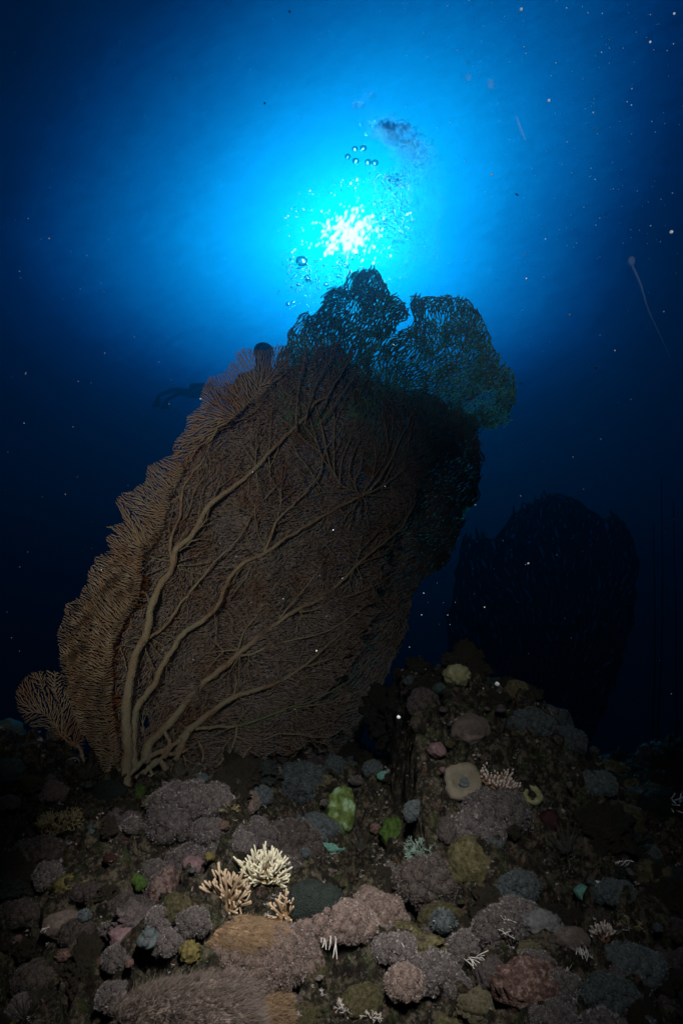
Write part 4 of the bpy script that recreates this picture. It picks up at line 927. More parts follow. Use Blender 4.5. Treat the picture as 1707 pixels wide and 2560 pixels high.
lumpy('boulder_coral', 1030, 1900, 22, 30, 'purple_rock', 'grey pinkish coral lump over the olive boulder', 'coral', 15)
lumpy('boulder_coral', 1246, 2118, 46, 28, 'grey_sponge', 'pitted grey sponge between the white tentacled coral and the yellow lump', 'sponge', 16, knob=0.5, kf=5)
lumpy('coral_rock', 1217, 2176, 26, 20, 'pale_rock', 'smooth yellow lump above the red knobbed boulder', 'rock', 17)
lumpy('coral_rock', 1250, 2168, 18, 12, 'pale_rock', 'smaller yellow lump right of the smooth yellow one', 'rock', 18, sub=3)
lumpy('boulder_coral', 1217, 2258, 80, 55, 'red_knob', 'reddish brown knobbed boulder coral in the lower right', 'coral', 19, knob=0.6, kf=4.5, amp=0.15)
lumpy('boulder_coral', 1134, 2238, 38, 42, 'purple_rock', 'purple grey boulder left of the reddish brown one', 'coral', 20, knob=0.4)
lumpy('boulder_coral', 1101, 2302, 54, 32, 'pale_rock', 'pale yellow knobbed boulder at the bottom edge', 'coral', 21, knob=0.45)
lumpy('shell', 1372, 2031, 20, 11, 'white_chip', 'white shell chip lying on the right reef', 'shell', 22, amp=0.3, sub=3)
lumpy('sponge', 1336, 2046, 16, 18, 'cyan', 'pale cyan sponge left of the white shell chip', 'sponge', 23, amp=0.4, sub=3)
lumpy('boulder_coral', 689, 2325, 46, 26, 'olive', 'olive knobbed boulder at the bottom edge, right of the shaggy corals', 'coral', 24, knob=0.5)
lumpy('coral_rock', 720, 2232, 30, 26, 'olive', 'olive rock in the hollow under the tufted ridge', 'rock', 25)
lumpy('coral_rock', 830, 2292, 48, 38, 'olive', 'round olive rock right of the hollow at the bottom', 'rock', 26)
lumpy('boulder_coral', 1432, 1872, 44, 38, 'olive', 'brown boulder coral near the right edge', 'coral', 27)
lumpy('coral_rock', 1448, 1920, 18, 9, 'shaggy_tan', 'small tan stone below the brown boulder coral', 'rock', 28, sub=3)
lumpy('sponge', 1260, 1880, 24, 26, 'red_sponge', 'dark maroon sponge right of the large speckled soft coral', 'sponge', 29, sub=3)
lumpy('sponge', 254, 1970, 18, 10, 'red_sponge', 'small red sponge in the shadow left of the pinnacle', 'sponge', 30, sub=3)
lumpy('yellow_coral', 162, 2030, 36, 24, 'yellow_knob', 'yellow knobbed coral on the left slope', 'coral', 31, knob=0.7, kf=5)
lumpy('yellow_coral', 437, 2180, 22, 22, 'yellow_knob', 'yellow green coral lump between the pinnacle and the broad pink bank', 'coral', 32, knob=0.6)
lumpy('algae_clump', 318, 2020, 17, 17, 'lime', 'green algae leaf behind the pinnacle', 'algae', 33, amp=0.4, sub=3)
lumpy('algae_clump', 322, 1815, 12, 16, 'lime', 'dim green algae under the foot of the giant sea fan', 'algae', 34, amp=0.4, sub=3)
lumpy('coral_rock', 1010, 2100, 50, 30, 'olive', 'low brown rock shelf in the centre right foreground', 'rock', 35)
lumpy('coral_rock', 640, 2300, 60, 26, 'purple_rock', 'purplish rock shelf at the bottom edge under the pink bank', 'rock', 36)
# leather coral folded round a pale centre, with a small blue soft coral sitting in it
p, s = spot(1060, 1792, 46, 0.2)
prof = [(0.25, -0.35), (0.55, -0.25), (0.9, 0.05), (1.02, 0.25), (0.92, 0.42), (0.66, 0.46), (0.42, 0.36), (0.25, 0.15), (0.05, 0.05)]
o = put('leather_coral', raw(mesh_lathe(prof, 48, 0.08, 3, 5, 0.02), M['leather'], 'leather_coral'), p, s, 'beige leather coral folded into a ring on the mound face', 'coral', 0, 0.95)
put('soft_coral', xm(3, 'xenia_blue'), tuple(Vector(p) + Vector((0.004, -0.01, 0.004))), s * 0.36, 'pale blue soft coral sitting in the hollow of the leather coral', 'soft coral', 0, 0.6)
p, s = spot(1221, 1828, 24, 0.2)
prof = [(0.7, -0.8), (0.8, -0.3), (0.95, 0.2), (1.0, 0.5), (0.85, 0.68), (0.6, 0.66), (0.42, 0.45), (0.3, 0.0), (0.1, -0.2), (0.02, -0.22)]
put('cup_sponge', raw(mesh_lathe(prof, 30, 0.06, 5), M['sponge_yellow'], 'cup_sponge'), p, s, 'yellow green cup sponge with a round mouth on the right mound', 'sponge', 0, 0.75)
# white tentacle bunches
def mid_banks():
    MB = [mesh_bank(700 + i, 1.0, 0.9, a, h_) for i, (a, h_) in enumerate([(0.7, 0.30), (0.9, 0.36), (0.6, 0.24), (0.8, 0.42), (1.0, 0.28)])]
    mm = {}
    labs = {'xenia_grey': ('grey woolly soft coral clump among the reef rocks', 'grey soft coral clumps'), 'xenia_dark': ('dark woolly soft coral clump among the reef rocks', 'dark soft coral clumps'),
            'xenia_olive': ('olive brown woolly clump among the reef rocks', 'olive brown clumps'), 'xenia_pink': ('pinkish brown woolly soft coral clump among the reef rocks', 'pinkish brown soft coral clumps'), 'xenia_blue': ('bluish woolly soft coral clump on the dim right and far reef', 'bluish soft coral clumps')}
    for i, (x, y, z, r) in enumerate(scatter(130, 0.026, 0.060, 0.85, gap=0.75)):
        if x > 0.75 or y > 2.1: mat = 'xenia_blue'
        else: mat = ('xenia_grey', 'xenia_dark', 'xenia_olive', 'xenia_dark', 'xenia_pink', 'xenia_olive', 'xenia_grey', 'xenia_dark')[i % 8]
        k = (i % 5, mat)
        if k not in mm: mm[k] = raw(MB[i % 5], M[mat], 'soft_coral')
        put('soft_coral_clump', mm[k], (x, y, z + r * 0.15), r, labs[mat][0], 'soft coral', 0, random.uniform(-.2, .2), labs[mat][1])
def tent(ox, oy, r, label, seed, dirv, n=12):
    p, s = spot(ox, oy, r, 0.2); g = np.random.default_rng(seed); G = Geo(); dirv = np.array(dirv, float); dirv /= np.linalg.norm(dirv)
    for i in range(n):
        d = dirv + g.normal(0, 0.28, 3); b_ = np.array([g.uniform(-.7, .7), 0, g.uniform(-.15, .3)]); c = g.normal(0, 0.18, 3)
        pts = np.array([b_ + d * 0.9 * t_ + c * t_ * t_ for t_ in np.linspace(0, 1, 5)]); v, q, t = tube(pts, 0.05 * np.array([1, 1, .9, .75, .5]), 5); G.add(v, q, t, np.concatenate([np.repeat(np.linspace(.2, 1, 5), 5), [0, 1]]))
    put('tentacle_bunch', raw(G, M['tentacle_white'], 'tentacle_bunch'), tuple(Vector(p) + Vector((0, -0.03, 0.012))), s, label, 'polyps', 0, 0)
tent(1150, 2140, 26, 'white tentacles in a row along the top of the brown soft coral', 3, (-.2, -.8, .3), 9)
tent(1165, 2120, 20, 'upper white tentacles leaning left on the crowned soft coral', 4, (-.6, -.6, .6), 8)
tent(1076, 2200, 28, 'long white tentacles on the left face of the brown grey soft coral', 5, (.5, -.8, .2), 12)
tent(905, 2160, 22, 'white fringe hanging beneath the speckled pink mound', 6, (.2, -.7, -.6), 9)
tent(755, 2150, 26, 'white fringe hanging beneath the tufted ridge', 7, (.1, -.7, -.7), 9)
tent(136, 2125, 22, 'white tentacles under the small shaggy coral in the lower left', 8, (-.5, -.7, .1), 9)
tent(1545, 1845, 34, 'splayed white tentacles at the right edge', 9, (.1, -.8, .2), 14)
tent(1322, 2175, 20, 'short white tentacles right of the green grey shaggy coral', 10, (-.2, -.8, -.3), 8)
tent(470, 1842, 18, 'white flecks of tentacles on the frosted shelf', 11, (0, -.7, .5), 8)
tent(1410, 1985, 24, 'thin white tentacles on the dark right slope', 12, (.3, -.7, .3), 7)

# ---------------------------------------------------------------- countable filler over the slope: rocks and small soft corals, each its own object
taken = []
def scatter(n, rmin, rmax, hero=0.0, xr=(-1.35, 1.7), yr=(1.0, 2.9), gap=0.8, tries=40):
    out = []
    for _ in range(n * tries):
        if len(out) >= n: break
        x = random.uniform(*xr); y = random.uniform(*yr)
        if abs(x) > 0.62 * y + 0.05: continue
        r = rmin + (rmax - rmin) * random.random() ** 2
        if y < 1.35: r = min(r, 0.035)
        if any((x - a) ** 2 + (y - b) ** 2 < ((r + c) * gap) ** 2 for a, b, c in taken): continue
        if hero and any((x - a) ** 2 + (y - 0.02 - b) ** 2 < (r * 0.8 + c * hero) ** 2 for a, b, c in HERO): continue
        z = H(x, y, False)
        zp = np.array([x, y, z]); dd = zp.dot(CF); py = 1280 - zp.dot(CU) / dd * FPX
        if py > 2640: continue
        taken.append((x, y, r)); out.append((x, y, z, r))
    return out
BK = [raw((lambda G, i: (G.add(lump(5, (1, random.uniform(.7, 1), random.uniform(.7, 1.1)), 0.6, 1.3, i * 5.3 + 1, 0.26, 0.5, 3.2)[0], t=ICO[5][1]), G)[1])(Geo(), i), M['reef'], 'reef_boulder') for i in range(6)]
for i, (x, y, z, r) in enumerate(scatter(80, 0.05, 0.115, 0.75, gap=0.6)):
    r = min(r, 0.05 + 0.06 * (y - 1.0))
    put('reef_boulder', BK[i % 6], (x, y, z - r * 0.25), r, 'dark craggy boulder encrusted with algae in the reef slope', 'rock', random.uniform(0, 6.28), 0, 'craggy boulders of the reef')
taken.clear()
EC = {}; EL = {'olive': 'olive crust of coral spread over the reef rock', 'purple_rock': 'greyish mauve crust of coral spread over the reef rock', 'red_knob': 'speckled reddish brown crust spread over the reef rock', 'pale_rock': 'dull yellowish crust of coral spread over the reef rock', 'dark_green': 'dark green crust spread over the reef rock'}
EM = [lump(5, (1, .9, .55), 0.55, 1.8, i * 4.1 + 2, 0.22, 0.5, 4.2)[0] for i in range(4)]
for i, (x, y, z, r) in enumerate(scatter(130, 0.03, 0.075, 0.8, gap=0.55)):
    mat = ('olive', 'purple_rock', 'dark_green', 'purple_rock', 'red_knob', 'dark_green', 'dark_green', 'purple_rock', 'pale_rock')[i % 9]; k = (i % 4, mat)
    if k not in EC: G = Geo(); G.add(EM[i % 4], t=ICO[5][1]); EC[k] = raw(G, M[mat], 'encrusting_coral')
    put('encrusting_coral', EC[k], (x, y, z - r * 0.05), r, EL[mat], 'coral', random.uniform(0, 6.28), 0, EL[mat] + ' patches')
taken.clear(); mid_banks(); taken.clear()
RK = [raw((lambda G, i: (G.add(lump(5, (1, random.uniform(.7, 1), random.uniform(.6, .95)), 0.5, 1.5, i * 3.3, 0.20, 0.4, 3.5)[0], t=ICO[5][1]), G)[1])(Geo(), i), M['reef_rock'], 'reef_rock') for i in range(7)]
for i, (x, y, z, r) in enumerate(scatter(230, 0.02, 0.075, 0.75)):
    put('reef_rock', RK[i % 7], (x, y, z - r * 0.1), r, 'small algae and crust covered rock bedded in the dark reef', 'rock', random.uniform(0, 6.28), 0, 'rocks bedded in the reef')
taken.clear()
CX = [('xenia_grey', 130, 'small grey tufted soft coral dotted over the reef', 'small grey soft corals'), ('xenia_dark', 100, 'small dark tufted soft coral dotted over the reef', 'small dark soft corals'), ('xenia_blue', 62, 'small bluish tufted soft coral dotted over the reef', 'small bluish soft corals')]
SX = [mesh_xenia(300 + i, h, 0.6, 0.4, 34) for i, h in enumerate((1, 3, 4, 2))]
for mat, n_, lab, grp in CX:
    ms = [raw(g__, M[mat], 'soft_coral') for g__ in SX]
    for i, (x, y, z, r) in enumerate(scatter(n_, 0.010, 0.036, 0.6, gap=0.95)):
        put('small_soft_coral', ms[i % 4], (x, y, z + r * 0.4), r, lab, 'soft coral', random.uniform(0, 6.28), random.uniform(-.2, .4), grp)
KB = [raw((lambda G, i: (G.add(lump(3, (1, 1, .8), 0.3, 1.6, i * 2.3, 0.1, 0.6, 4.0)[0], t=ICO[3][1]), G)[1])(Geo(), i), M[m_], 'knob') for i, m_ in enumerate(('yellow_knob', 'pink_crust', 'lime', 'olive', 'teal_rock', 'red_knob'))]
KN = [('small yellow brown coral knob on the reef', 'small yellow coral knobs'), ('small pink crusted knob on the reef', 'small pink knobs'), ('small tuft of green algae on the reef', 'small green algae tufts'), ('small olive coral knob on the reef', 'small olive knobs'), ('small teal coral knob on the reef', 'small teal knobs'), ('small reddish knobbed coral on the reef', 'small reddish knobs')]
for i, (x, y, z, r) in enumerate(scatter(190, 0.007, 0.024, 0.5, gap=0.8)):
    j = (0, 1, 3, 5, 4, 3, 5, 5, 3, 3, 1, 4, 5, 3, 2)[i % 15]
    put('reef_growth', KB[j], (x, y, z + r * 0.2), (r, r, r * random.uniform(.6, 1.2)), KN[j][0], 'reef growth', random.uniform(0, 6.28), 0, KN[j][1])
# turf: countless short pale polyps over the crust
g = np.random.default_rng(77); n = 60000
xs = g.uniform(-1.4, 1.7, n); ys = g.uniform(1.0, 2.7, n); k = [i for i in range(n) if abs(xs[i]) < 0.62 * ys[i] + .05 and nz(xs[i], ys[i], 0.0, 0.09) + 0.5 * nz(xs[i], ys[i], 2.0, 0.03) > -0.02]
P = np.array([[xs[i], ys[i], H(xs[i], ys[i])] for i in k]); G = Geo()
v, t, tp = blades(P - [0, 0, 0.002], np.tile([0, -0.4, 1.0], (len(P), 1)), g.uniform(0.004, 0.012, len(P)), 0.0012, g, 0.6); G.add(v, t=t, tip=tp * np.repeat(g.uniform(0, 1, len(P)) ** 2, 6))
M['turf'] = patch_mat('turf', [(0.06, 0.05, 0.03), (0.08, 0.11, 0.04), (0.16, 0.12, 0.11)], 14.0, 0.7, 0.0, tip=(0.55, 0.54, 0.56))
tag(link('turf_polyps', raw(G, M['turf'], 'turf_polyps')), 'short turf of algae and pale polyps over the reef', 'turf', kind='stuff')

g = np.random.default_rng(78); PS = []
while len(PS) < 2600:
    x, y = g.uniform(-1.4, 1.6), g.uniform(1.0, 2.6)
    if abs(x) < 0.62 * y + .05 and nz(x, y, 7.0, 0.07) > 0.08 + 0.15 * g.random(): PS.append((x, y, H(x, y) + 0.004))
PS = np.array(PS); nP = len(PS); k = 9; rs = np.repeat(g.uniform(0.004, 0.010, nP), k)
dd = g.normal(0, 1, (nP * k, 3)) * [1, 1, 0.6] + [0, -0.5, 0.8]; dd /= np.linalg.norm(dd, axis=1, keepdims=True)
v, t, tp = blades1(np.repeat(PS, k, 0), dd, rs, 0.0011, g, 0.1); G = Geo(); G.add(v, t=t, tip=0.25 + 0.75 * tp * np.repeat(np.repeat(g.uniform(.2, 1, nP), k), 3))
M['star_polyp'] = patch_mat('star_polyp', [(0.12, 0.10, 0.10), (0.2, 0.17, 0.17)], 14.0, 0.5, 0.0, tip=(0.75, 0.73, 0.74))
tag(link('star_polyps', raw(G, M['star_polyp'], 'star_polyps')), 'pale star shaped polyps sprinkled over the reef', 'polyps', kind='stuff')

# ---------------------------------------------------------------- whip corals
M['whip'] = patch_mat('whip', [(0.02, 0.02, 0.02), (0.04, 0.035, 0.03)], 5, 0.8, 0.0)
for px, y0, y1, lean, lab in ((1652, 1195, 1890, -12, 'tallest thin dark whip coral near the right edge'), (1682, 1250, 1890, 8, 'thin dark whip coral between the tallest one and the picture edge'), (1632, 1310, 1890, -4, 'shorter thin dark whip coral left of the tallest one')):
    c = catmull([(px + lean, y1), (px + lean * .2 + 5, (y0 + y1) / 2), (px, y0)], 20); W = np.array([at(a, b, 6.5) for a, b in c])
    G = Geo(); G.add(*tube(W, np.linspace(0.010, 0.004, len(W)), 6)); o = G.build('whip_coral', M['whip']); tag(o, lab, 'whip coral')

# ---------------------------------------------------------------- divers
M['wetsuit'] = patch_mat('wetsuit', [(0.012, 0.012, 0.014), (0.02, 0.02, 0.024)], 6, 0.6, 0.1)
M['fin'] = patch_mat('fin', [(0.015, 0.015, 0.02), (0.03, 0.03, 0.035)], 6, 0.5, 0.0)
M['tank'] = patch_mat('tank', [(0.10, 0.10, 0.11), (0.15, 0.15, 0.16)], 6, 0.35, 0.0)
def skin_person(loc, joints, edges, root, label):
    me = bpy.data.meshes.new('person'); me.from_pydata([j[:3] for j in joints], edges, []); me.update()
    o = bpy.data.objects.new('person', me); COL.objects.link(o)
    sk = o.modifiers.new('s', 'SKIN'); o.modifiers.new('d', 'SUBSURF').levels = 2; o.modifiers['d'].render_levels = 2
    for i, j in enumerate(joints):
        me.skin_vertices[0].data[i].radius = (j[3], j[4] if len(j) > 4 else j[3]); me.skin_vertices[0].data[i].use_root = (i == root)
    dg = bpy.context.evaluated_depsgraph_get(); bpy.context.view_layer.update()
    m2 = bpy.data.meshes.new_from_object(o.evaluated_get(dg)); o.modifiers.clear(); o.data = m2; m2.materials.clear(); m2.materials.append(M['wetsuit'])
    m2.polygons.foreach_set('use_smooth', [True] * len(m2.polygons)); o.location = loc
    return tag(o, label, 'diver')
def part(name, G, mat, parent):
    c = bpy.data.objects.new(name, raw(G, mat, name)); COL.objects.link(c); c.parent = parent; return c
def fin_geo(p0, p1, wid):
    p0, p1 = np.array(p0), np.array(p1); ax = p1 - p0; side = np.array([1.0, 0, 0]) if abs(ax[0]) < 0.5 * np.linalg.norm(ax) else np.array([0, 1.0, 0]); nr = np.cross(ax / np.linalg.norm(ax), side); V_ = []
    prof = [(0, 0.35), (0.25, 0.5), (0.6, 0.85), (0.9, 1.0), (1.0, 0.8)]
    for s_, w_ in prof:
        c = p0 + ax * s_; th = 0.03 * (1 - s_) + 0.008
        V_ += [c - side * wid * w_ - nr * th, c + side * wid * w_ - nr * th, c + side * wid * w_ + nr * th, c - side * wid * w_ + nr * th]
    Q_ = [[i * 4 + j, i * 4 + (j + 1) % 4, i * 4 + 4 + (j + 1) % 4, i * 4 + 4 + j] for i in range(4) for j in range(4)] + [[0, 3, 2, 1], [16, 17, 18, 19]]
    G = Geo(); G.add(V_, Q_); return G
# near diver, upright behind the fan: origin at the head centre
J = [(0, 0, -0.78, .14, .11), (0, 0, -0.52, .145, .11), (0, 0, -0.30, .17, .12), (0, 0.0, -0.19, .07), (0, -0.01, -0.10, .075), (0, -0.02, 0.0, .112, .115), (0, -0.01, 0.06, .07, .075),
     (-.19, 0, -.27, .06), (-.27, -.05, -.52, .05), (-.16, -.25, -.60, .04), (-.10, -.34, -.60, .035), (.19, 0, -.27, .06), (.27, -.05, -.52, .05), (.16, -.25, -.60, .04), (.10, -.34, -.60, .035),
     (-.10, 0, -.88, .09), (-.11, .03, -1.25, .065), (-.11, .22, -1.58, .045), (-.11, .20, -1.68, .04), (.10, 0, -.88, .09), (.11, .03, -1.25, .065), (.11, .22, -1.58, .045), (.11, .20, -1.68, .04)]
E = [(0, 1), (1, 2), (2, 3), (3, 4), (4, 5), (5, 6), (2, 7), (7, 8), (8, 9), (9, 10), (2, 11), (11, 12), (12, 13), (13, 14), (0, 15), (15, 16), (16, 17), (17, 18), (0, 19), (19, 20), (20, 21), (21, 22)]
pd = skin_person(at(660, 879, 5.6), J, E, 0, 'diver in a black hood, head just above the upper left rim of the giant fan')
for sx in (-.11, .11): part('fin', fin_geo((sx, .20, -1.66), (sx, .28, -2.2), .10), M['fin'], pd)
v, q, t = tube(np.array([[0, .17, -.95], [0, .18, -.9], [0, .18, -.35], [0, .18, -.28]]), np.array([.07, .09, .09, .04]), 14); G = Geo(); G.add(v, q, t); part('air_tank', G, M['tank'], pd)
# far diver, swimming level to the right, fins trailing to the left: origin at the hip
J = [(0, 0, 0, .15, .12), (.28, 0, .03, .15, .12), (.52, 0, .05, .18, .13), (.64, 0, .08, .07), (.74, 0, .11, .09), (.84, 0, .12, .10), (.90, 0, .10, .07),
     (.50, -.18, .0, .06), (.62, -.24, -.22, .05), (.84, -.16, -.24, .04), (.50, .18, .0, .06), (.62, .24, -.22, .05), (.84, .16, -.24, .04),
     (-.10, -.10, .0, .095), (-.50, -.14, .05, .07), (-.82, -.16, -.10, .05), (-.92, -.16, -.15, .04), (-.10, .10, 0, .095), (-.42, .12, .08, .07), (-.68, .12, -.08, .05), (-.76, .12, -.13, .04)]
E = [(0, 1), (1, 2), (2, 3), (3, 4), (4, 5), (5, 6), (2, 7), (7, 8), (8, 9), (2, 10), (10, 11), (11, 12), (0, 13), (13, 14), (14, 15), (15, 16), (0, 17), (17, 18), (18, 19), (19, 20)]
pd = skin_person(at(484, 984, 17.0), J, E, 0, 'faint far diver swimming level, fins trailing out to the left of the fan')
part('fin', fin_geo((-.90, -.16, -.13), (-.96, -.16, -.48), .11), M['fin'], pd); part('fin', fin_geo((-.75, .12, -.12), (-.80, .12, -.42), .11), M['fin'], pd)
v, q, t = tube(np.array([[-.10, 0, .22], [-.05, 0, .22], [.5, 0, .24], [.56, 0, .24]]), np.array([.07, .09, .09, .04]), 14); G = Geo(); G.add(v, q, t); part('air_tank', G, M['tank'], pd)

# ---------------------------------------------------------------- bubbles (air in water) and drifting specks
m, n_, l_, b_ = new_mat('bubble_air'); n_.remove(b_); gl = n_.new('ShaderNodeBsdfGlass'); gl.inputs['IOR'].default_value = 0.75; gl.inputs['Roughness'].default_value = 0.0
gl.inputs['Color'].default_value = (0.9, 0.96, 1, 1); tq = n_.new('ShaderNodeBsdfTransparent'); mq = n_.new('ShaderNodeMixShader'); mq.inputs[0].default_value = 0.42; l_.new(gl.outputs[0], mq.inputs[1]); l_.new(tq.outputs[0], mq.inputs[2]); l_.new(mq.outputs[0], n_['Material Output'].inputs['Surface']); M['bubble'] = m
m2_ = M['bubble'].copy(); m2_.name = 'bubble_clear'; m2_.node_tree.nodes['Mix Shader'].inputs[0].default_value = 0.5; M['bubble_clear'] = m2_
def bubble_mesh(seed, flat=0.75):
    v, t = lump(4, (1, 1, flat), 0.06, 1.2, seed, 0.0); G = Geo(); G.add(v, t=t); return raw(G, M['bubble_clear'], 'air_bubble')
bub = [bubble_mesh(i) for i in range(3)]
for i, (x, y, r, lab) in enumerate([(887, 372, 7.5, 'round air bubble at the top left of the ring of bubbles'), (908, 370, 8.5, 'round air bubble at the top right of the ring of bubbles'), (869, 391, 7.5, 'leftmost air bubble of the ring above the sun glitter'),
        (889, 402, 8.5, 'air bubble with bright lower edge in the middle of the ring'), (920, 405, 8.0, 'left one of the two touching air bubbles'), (937, 407, 9.0, 'right one of the two touching air bubbles')]):
    put('air_bubble', bub[i % 3], at(x, y, 4.5), r * 4.5 / FPX, lab, 'air bubble', 0, 0.3, 'ring of air bubbles over the sun')
put('air_bubble', bub[0], at(755, 653, 5.4), 15.5 * 5.4 / FPX, 'largest air bubble, rising over the diver behind the fan', 'air bubble', 0, 0.2)
for x, y, r, lab in ((720, 760, 6, 'dark air bubble at the lower left of the bubble stream'), (733, 756, 4.5, 'smaller dark air bubble next to the lower left one'), (768, 695, 8, 'dark bubble burst in the middle of the left stream'), (746, 711, 5.5, 'dark air bubble left of the bubble burst'), (815, 711, 6, 'dark air bubble right of the bubble burst'), (725, 664, 4.5, 'small dark air bubble left of the largest one')):
    put('air_bubble', bub[1], at(x, y, 5.3), r * 5.3 / FPX, lab, 'air bubble', 0, 0.0)
def plume(blobs, label, seed, depth):
    g = np.random.default_rng(seed); v0, t0 = ICO[1]; G = Geo()
    for (cx, cy_, sx, sy, ang, n, rmin, rmax) in blobs:
        for _ in range(n):
            a, b = g.normal(0, sx), g.normal(0, sy); c, s_ = math.cos(ang), math.sin(ang)
            d = depth + g.normal(0, 0.25); p = at(cx + a * c - b * s_, cy_ + a * s_ + b * c, d); r = (rmin + (rmax - rmin) * g.random() ** 3) * d / FPX
            G.add(v0 * r * [1, 1, 0.8] + p, t=t0)
    o = link('bubble_plume', raw(G, M['bubble'], 'bubble_plume')); tag(o, label, 'bubbles', kind='stuff')
plume([(980, 335, 26, 14, .5, 1500, .7, 2.6), (1030, 375, 26, 22, 1.0, 1700, .6, 2.2), (1055, 420, 32, 26, 1.1, 500, .5, 1.8), (965, 318, 14, 8, .2, 160, 1.5, 3.5), (1010, 318, 16, 8, .4, 140, 1.5, 3.5)], 'upper dark cloud of fine bubbles over the sun', 5, 5.0)
plume([(985, 450, 24, 12, .1, 340, .9, 2.8), (985, 510, 36, 34, 0, 1100, .6, 2.0), (965, 560, 26, 26, 0, 800, .6, 2.0), (1000, 600, 46, 36, .3, 900, .5, 1.8), (1060, 570, 60, 60, 0, 240, .5, 1.5), (995, 680, 40, 40, 0, 200, .5, 1.5)], 'lower cloud of fine bubbles beside the sun glitter', 6, 5.0)
plume([(770, 700, 36, 26, .2, 260, .8, 3.2), (750, 670, 20, 12, .3, 60, .8, 3.5), (800, 740, 26, 18, 0, 110, .7, 2.2), (865, 650, 16, 16, 0, 150, .9, 3.2), (845, 690, 16, 10, 0, 60, .9, 3.4), (770, 770, 30, 10, 0, 40, .7, 1.8)], 'scattered bubble stream left of the fan tip', 7, 5.2)
plume([(925, 238, 6, 6, 0, 40, .8, 2.5), (893, 262, 8, 5, 0, 40, .8, 2.5), (935, 300, 12, 12, 0, 30, .7, 1.6)], 'small dim bubble puffs high above the ring of bubbles', 8, 5.5)

M['speck'] = thin_mat('drifting_speck', [(0.85, 0.9, 0.92), (0.92, 0.95, 0.97)], 4.0, 0.5, (0.9, 0.95, 1.0))
g = np.random.default_rng(21); G = Geo(); v0, t0 = ICO[1]
for i in range(520):
    px = g.uniform(0, 1707) if i % 3 else g.uniform(1000, 1707); py = g.uniform(0, 1750) if i % 3 else g.uniform(0, 700)
    d = g.uniform(0.7, 2.2); r = g.choice([0.6, 0.8, 1.0, 1.3, 1.9], p=[.35, .3, .2, .1, .05]) * d / FPX
    G.add(v0 * r * g.uniform(.7, 1.3, 3) + at(px, py, d), t=t0)
tag(link('drifting_specks', raw(G, M['speck'], 'drifting_specks')), 'pale plankton specks drifting in the open water', 'plankton', kind='stuff')
sp = raw((lambda G: (G.add(lump(2, (1, 1, .9), .2, 1.5, 2.0)[0], t=ICO[2][1]), G)[1])(Geo()), M['speck'], 'drifting_speck')
for x, y, r, lab in ((1302, 23, 4, 'bright white speck near the top edge'), (1371, 251, 3.6, 'bright white speck in the upper right water'), (1491, 920, 4.2, 'lone bright white speck right of the giant fan'), (1677, 580, 4.4, 'bright white speck at the right edge'), (1684, 34, 3, 'pale speck in the top right corner'), (1624, 105, 2.8, 'pale speck below the top right corner'), (1228, 437, 3, 'pale speck right of the upper bubble cloud'), (724, 29, 2.8, 'pale speck at the top, left of centre'), (662, 258, 2.6, 'pale speck in the upper left water'), (1423, 787, 3, 'pale speck right of the fan top'), (502, 997, 2.6, 'pale speck at the left rim of the giant fan'), (996, 1793, 5, 'pale fleck hanging in the dark left of the mound'), (1242, 1710, 6, 'small cyan fleck above the right slope')):
    put('drifting_speck', sp, at(x, y, 1.35), r * 1.35 / FPX, lab, 'plankton', 0, 0)
# jelly-like drifters
m = thin_mat('jelly', [(0.8, 0.9, 0.95), (0.9, 0.95, 0.98)], 4.0, 0.5, (0.9, 0.95, 1.0)); n_, l_ = m.node_tree.nodes, m.node_tree.links
tp_ = n_.new('ShaderNodeBsdfTransparent'); mx = n_.new('ShaderNodeMixShader'); mx.inputs[0].default_value = 0.93
src = n_['Material Output'].inputs['Surface'].links[0].from_socket; l_.new(src, mx.inputs[1]); l_.new(tp_.outputs[0], mx.inputs[2]); l_.new(mx.outputs[0], n_['Material Output'].inputs['Surface']); M['jelly'] = m
j = empty('comb_jelly', at(1578, 650, 1.2), 'see-through jelly with a long thin tail hanging down at the right', 'jelly')
G = Geo(); v, t = lump(3, (0.8, 0.8, 1.2), .15, 1.5, 4.0); G.add(v * 0.0085 + at(1578, 652, 1.2), t=t); G.build('bell', M['jelly'], j)
c = catmull([(1580, 665), (1600, 710), (1618, 770), (1645, 830), (1675, 895)], 12); G = Geo(); G.add(*tube(np.array([at(a, b, 1.2) for a, b in c]), np.linspace(0.0024, 0.0010, len(c)), 6)); G.build('tail', M['jelly'], j)
for x, y, a, b, lab in ((1170, 193, .008, 1.3, 'small see-through drifter high right of centre'), (1226, 210, .009, 1.6, 'second see-through drifter, right of the first'), (1310, 636, .007, 1.0, 'see-through drifter right of the sun')):
    G = Geo(); v, t = lump(3, (1, 1, b), .2, 1.5, x); G.add(v * a * 0.8 + at(x, y, 1.2), t=t); tag(G.build('drifting_jelly', M['jelly']), lab, 'jelly')
c = [(1290, 290), (1300, 320), (1312, 350)]; G = Geo(); G.add(*tube(np.array([at(a, b, 1.2) for a, b in c]), np.array([0.002, 0.003, 0.002]), 6)); tag(G.build('drifting_jelly', M['jelly']), 'thin see-through strand slanting in the upper right water', 'jelly')
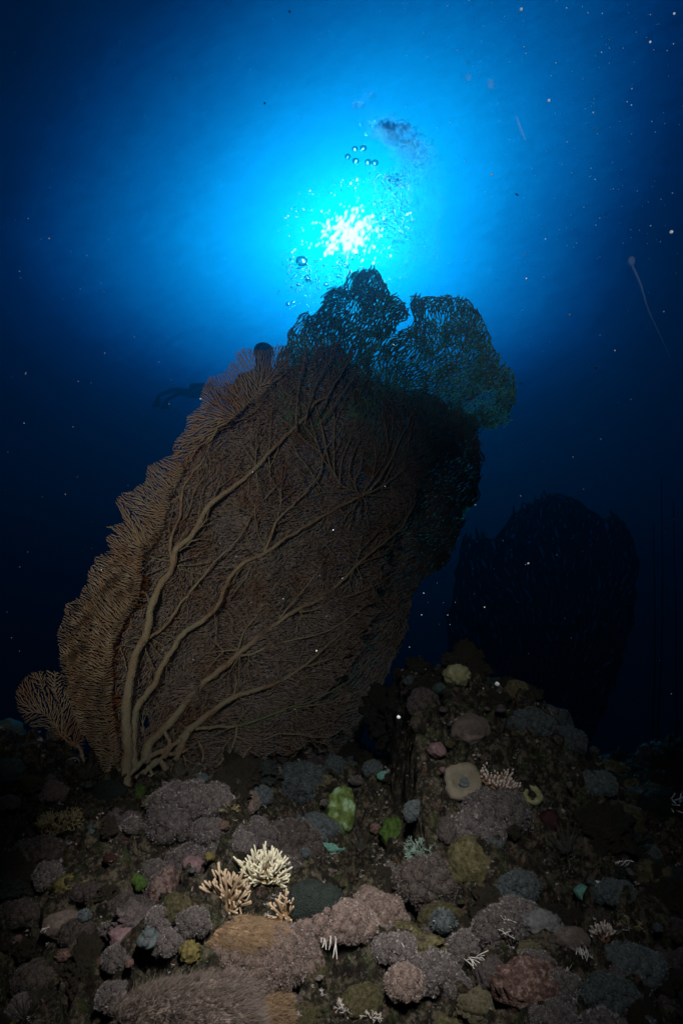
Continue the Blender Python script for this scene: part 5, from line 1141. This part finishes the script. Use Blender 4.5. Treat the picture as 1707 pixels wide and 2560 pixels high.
# small fish
def fish(px, py, ln, ang, label, depth):
    G = Geo(); s_ = ln / 2 * depth / FPX
    n = 9; xs_ = np.linspace(-1, 0.7, n); ra = np.array([.05, .2, .34, .42, .42, .36, .26, .14, .06]); V_ = []
    for x, r in zip(xs_, ra):
        for a in range(8): V_.append((x, r * 0.4 * math.cos(a * .7854), r * math.sin(a * .7854)))
    Q_ = [[i * 8 + j, i * 8 + (j + 1) % 8, i * 8 + 8 + (j + 1) % 8, i * 8 + 8 + j] for i in range(n - 1) for j in range(8)] + [[0, 1, 2, 3], [4, 5, 6, 7]]
    G.add(V_, Q_); 
    T = Geo(); T.add([(.62, -.02, 0), (1.0, -.02, .35), (.85, -.02, 0), (1.0, -.02, -.35), (.62, .02, 0), (1.0, .02, .35), (.85, .02, 0), (1.0, .02, -.35)], None, [[0, 1, 2], [0, 2, 3], [4, 6, 5], [4, 7, 6], [0, 4, 1], [1, 4, 5], [0, 3, 4], [3, 7, 4]])
    o = bpy.data.objects.new('fish', None); COL.objects.link(o); o.location = at(px, py, depth); o.scale = (s_,) * 3; o.rotation_euler = (0, ang, 0); tag(o, label, 'fish')
    part('body', G, M['fishm'], o); part('tail', T, M['fishm'], o)
M['fishm'] = patch_mat('fishm', [(0.05, 0.05, 0.06), (0.09, 0.09, 0.10)], 3.0, 0.6, 0.0)
fish(1292, 487, 13, 0.8, 'small dark fish in the blue right of the bubble clouds', 4.5)
fish(1303, 958, 10, 0.3, 'small dark fish just right of the fan rim', 4.5)
fish(1240, 700, 7, 0.3, 'tiny dark fish above the right lobe of the fan', 5.0)

# ---------------------------------------------------------------- haze: the water itself
def haze():
    me = bpy.data.meshes.new('haze'); bm = bmesh.new(); bmesh.ops.create_cube(bm, size=1.0); bm.to_mesh(me); bm.free()
    o = bpy.data.objects.new('haze', me); COL.objects.link(o)
    o.scale = (42, 38, 14); o.location = (0, 12, 0.2)
    m, n, l, b = new_mat('water_haze'); n.remove(b)
    v = n.new('ShaderNodeVolumePrincipled'); v.inputs['Color'].default_value = HAZE_COL; v.inputs['Density'].default_value = HAZE_D
    v.inputs['Anisotropy'].default_value = 0.88
    l.new(v.outputs[0], n['Material Output'].inputs['Volume']); me.materials.append(m)
    tag(o, kind='stuff', label='blue sea water all round', cat='water')
HAZE_COL = (0.008, 0.08, 0.145, 1)
haze()
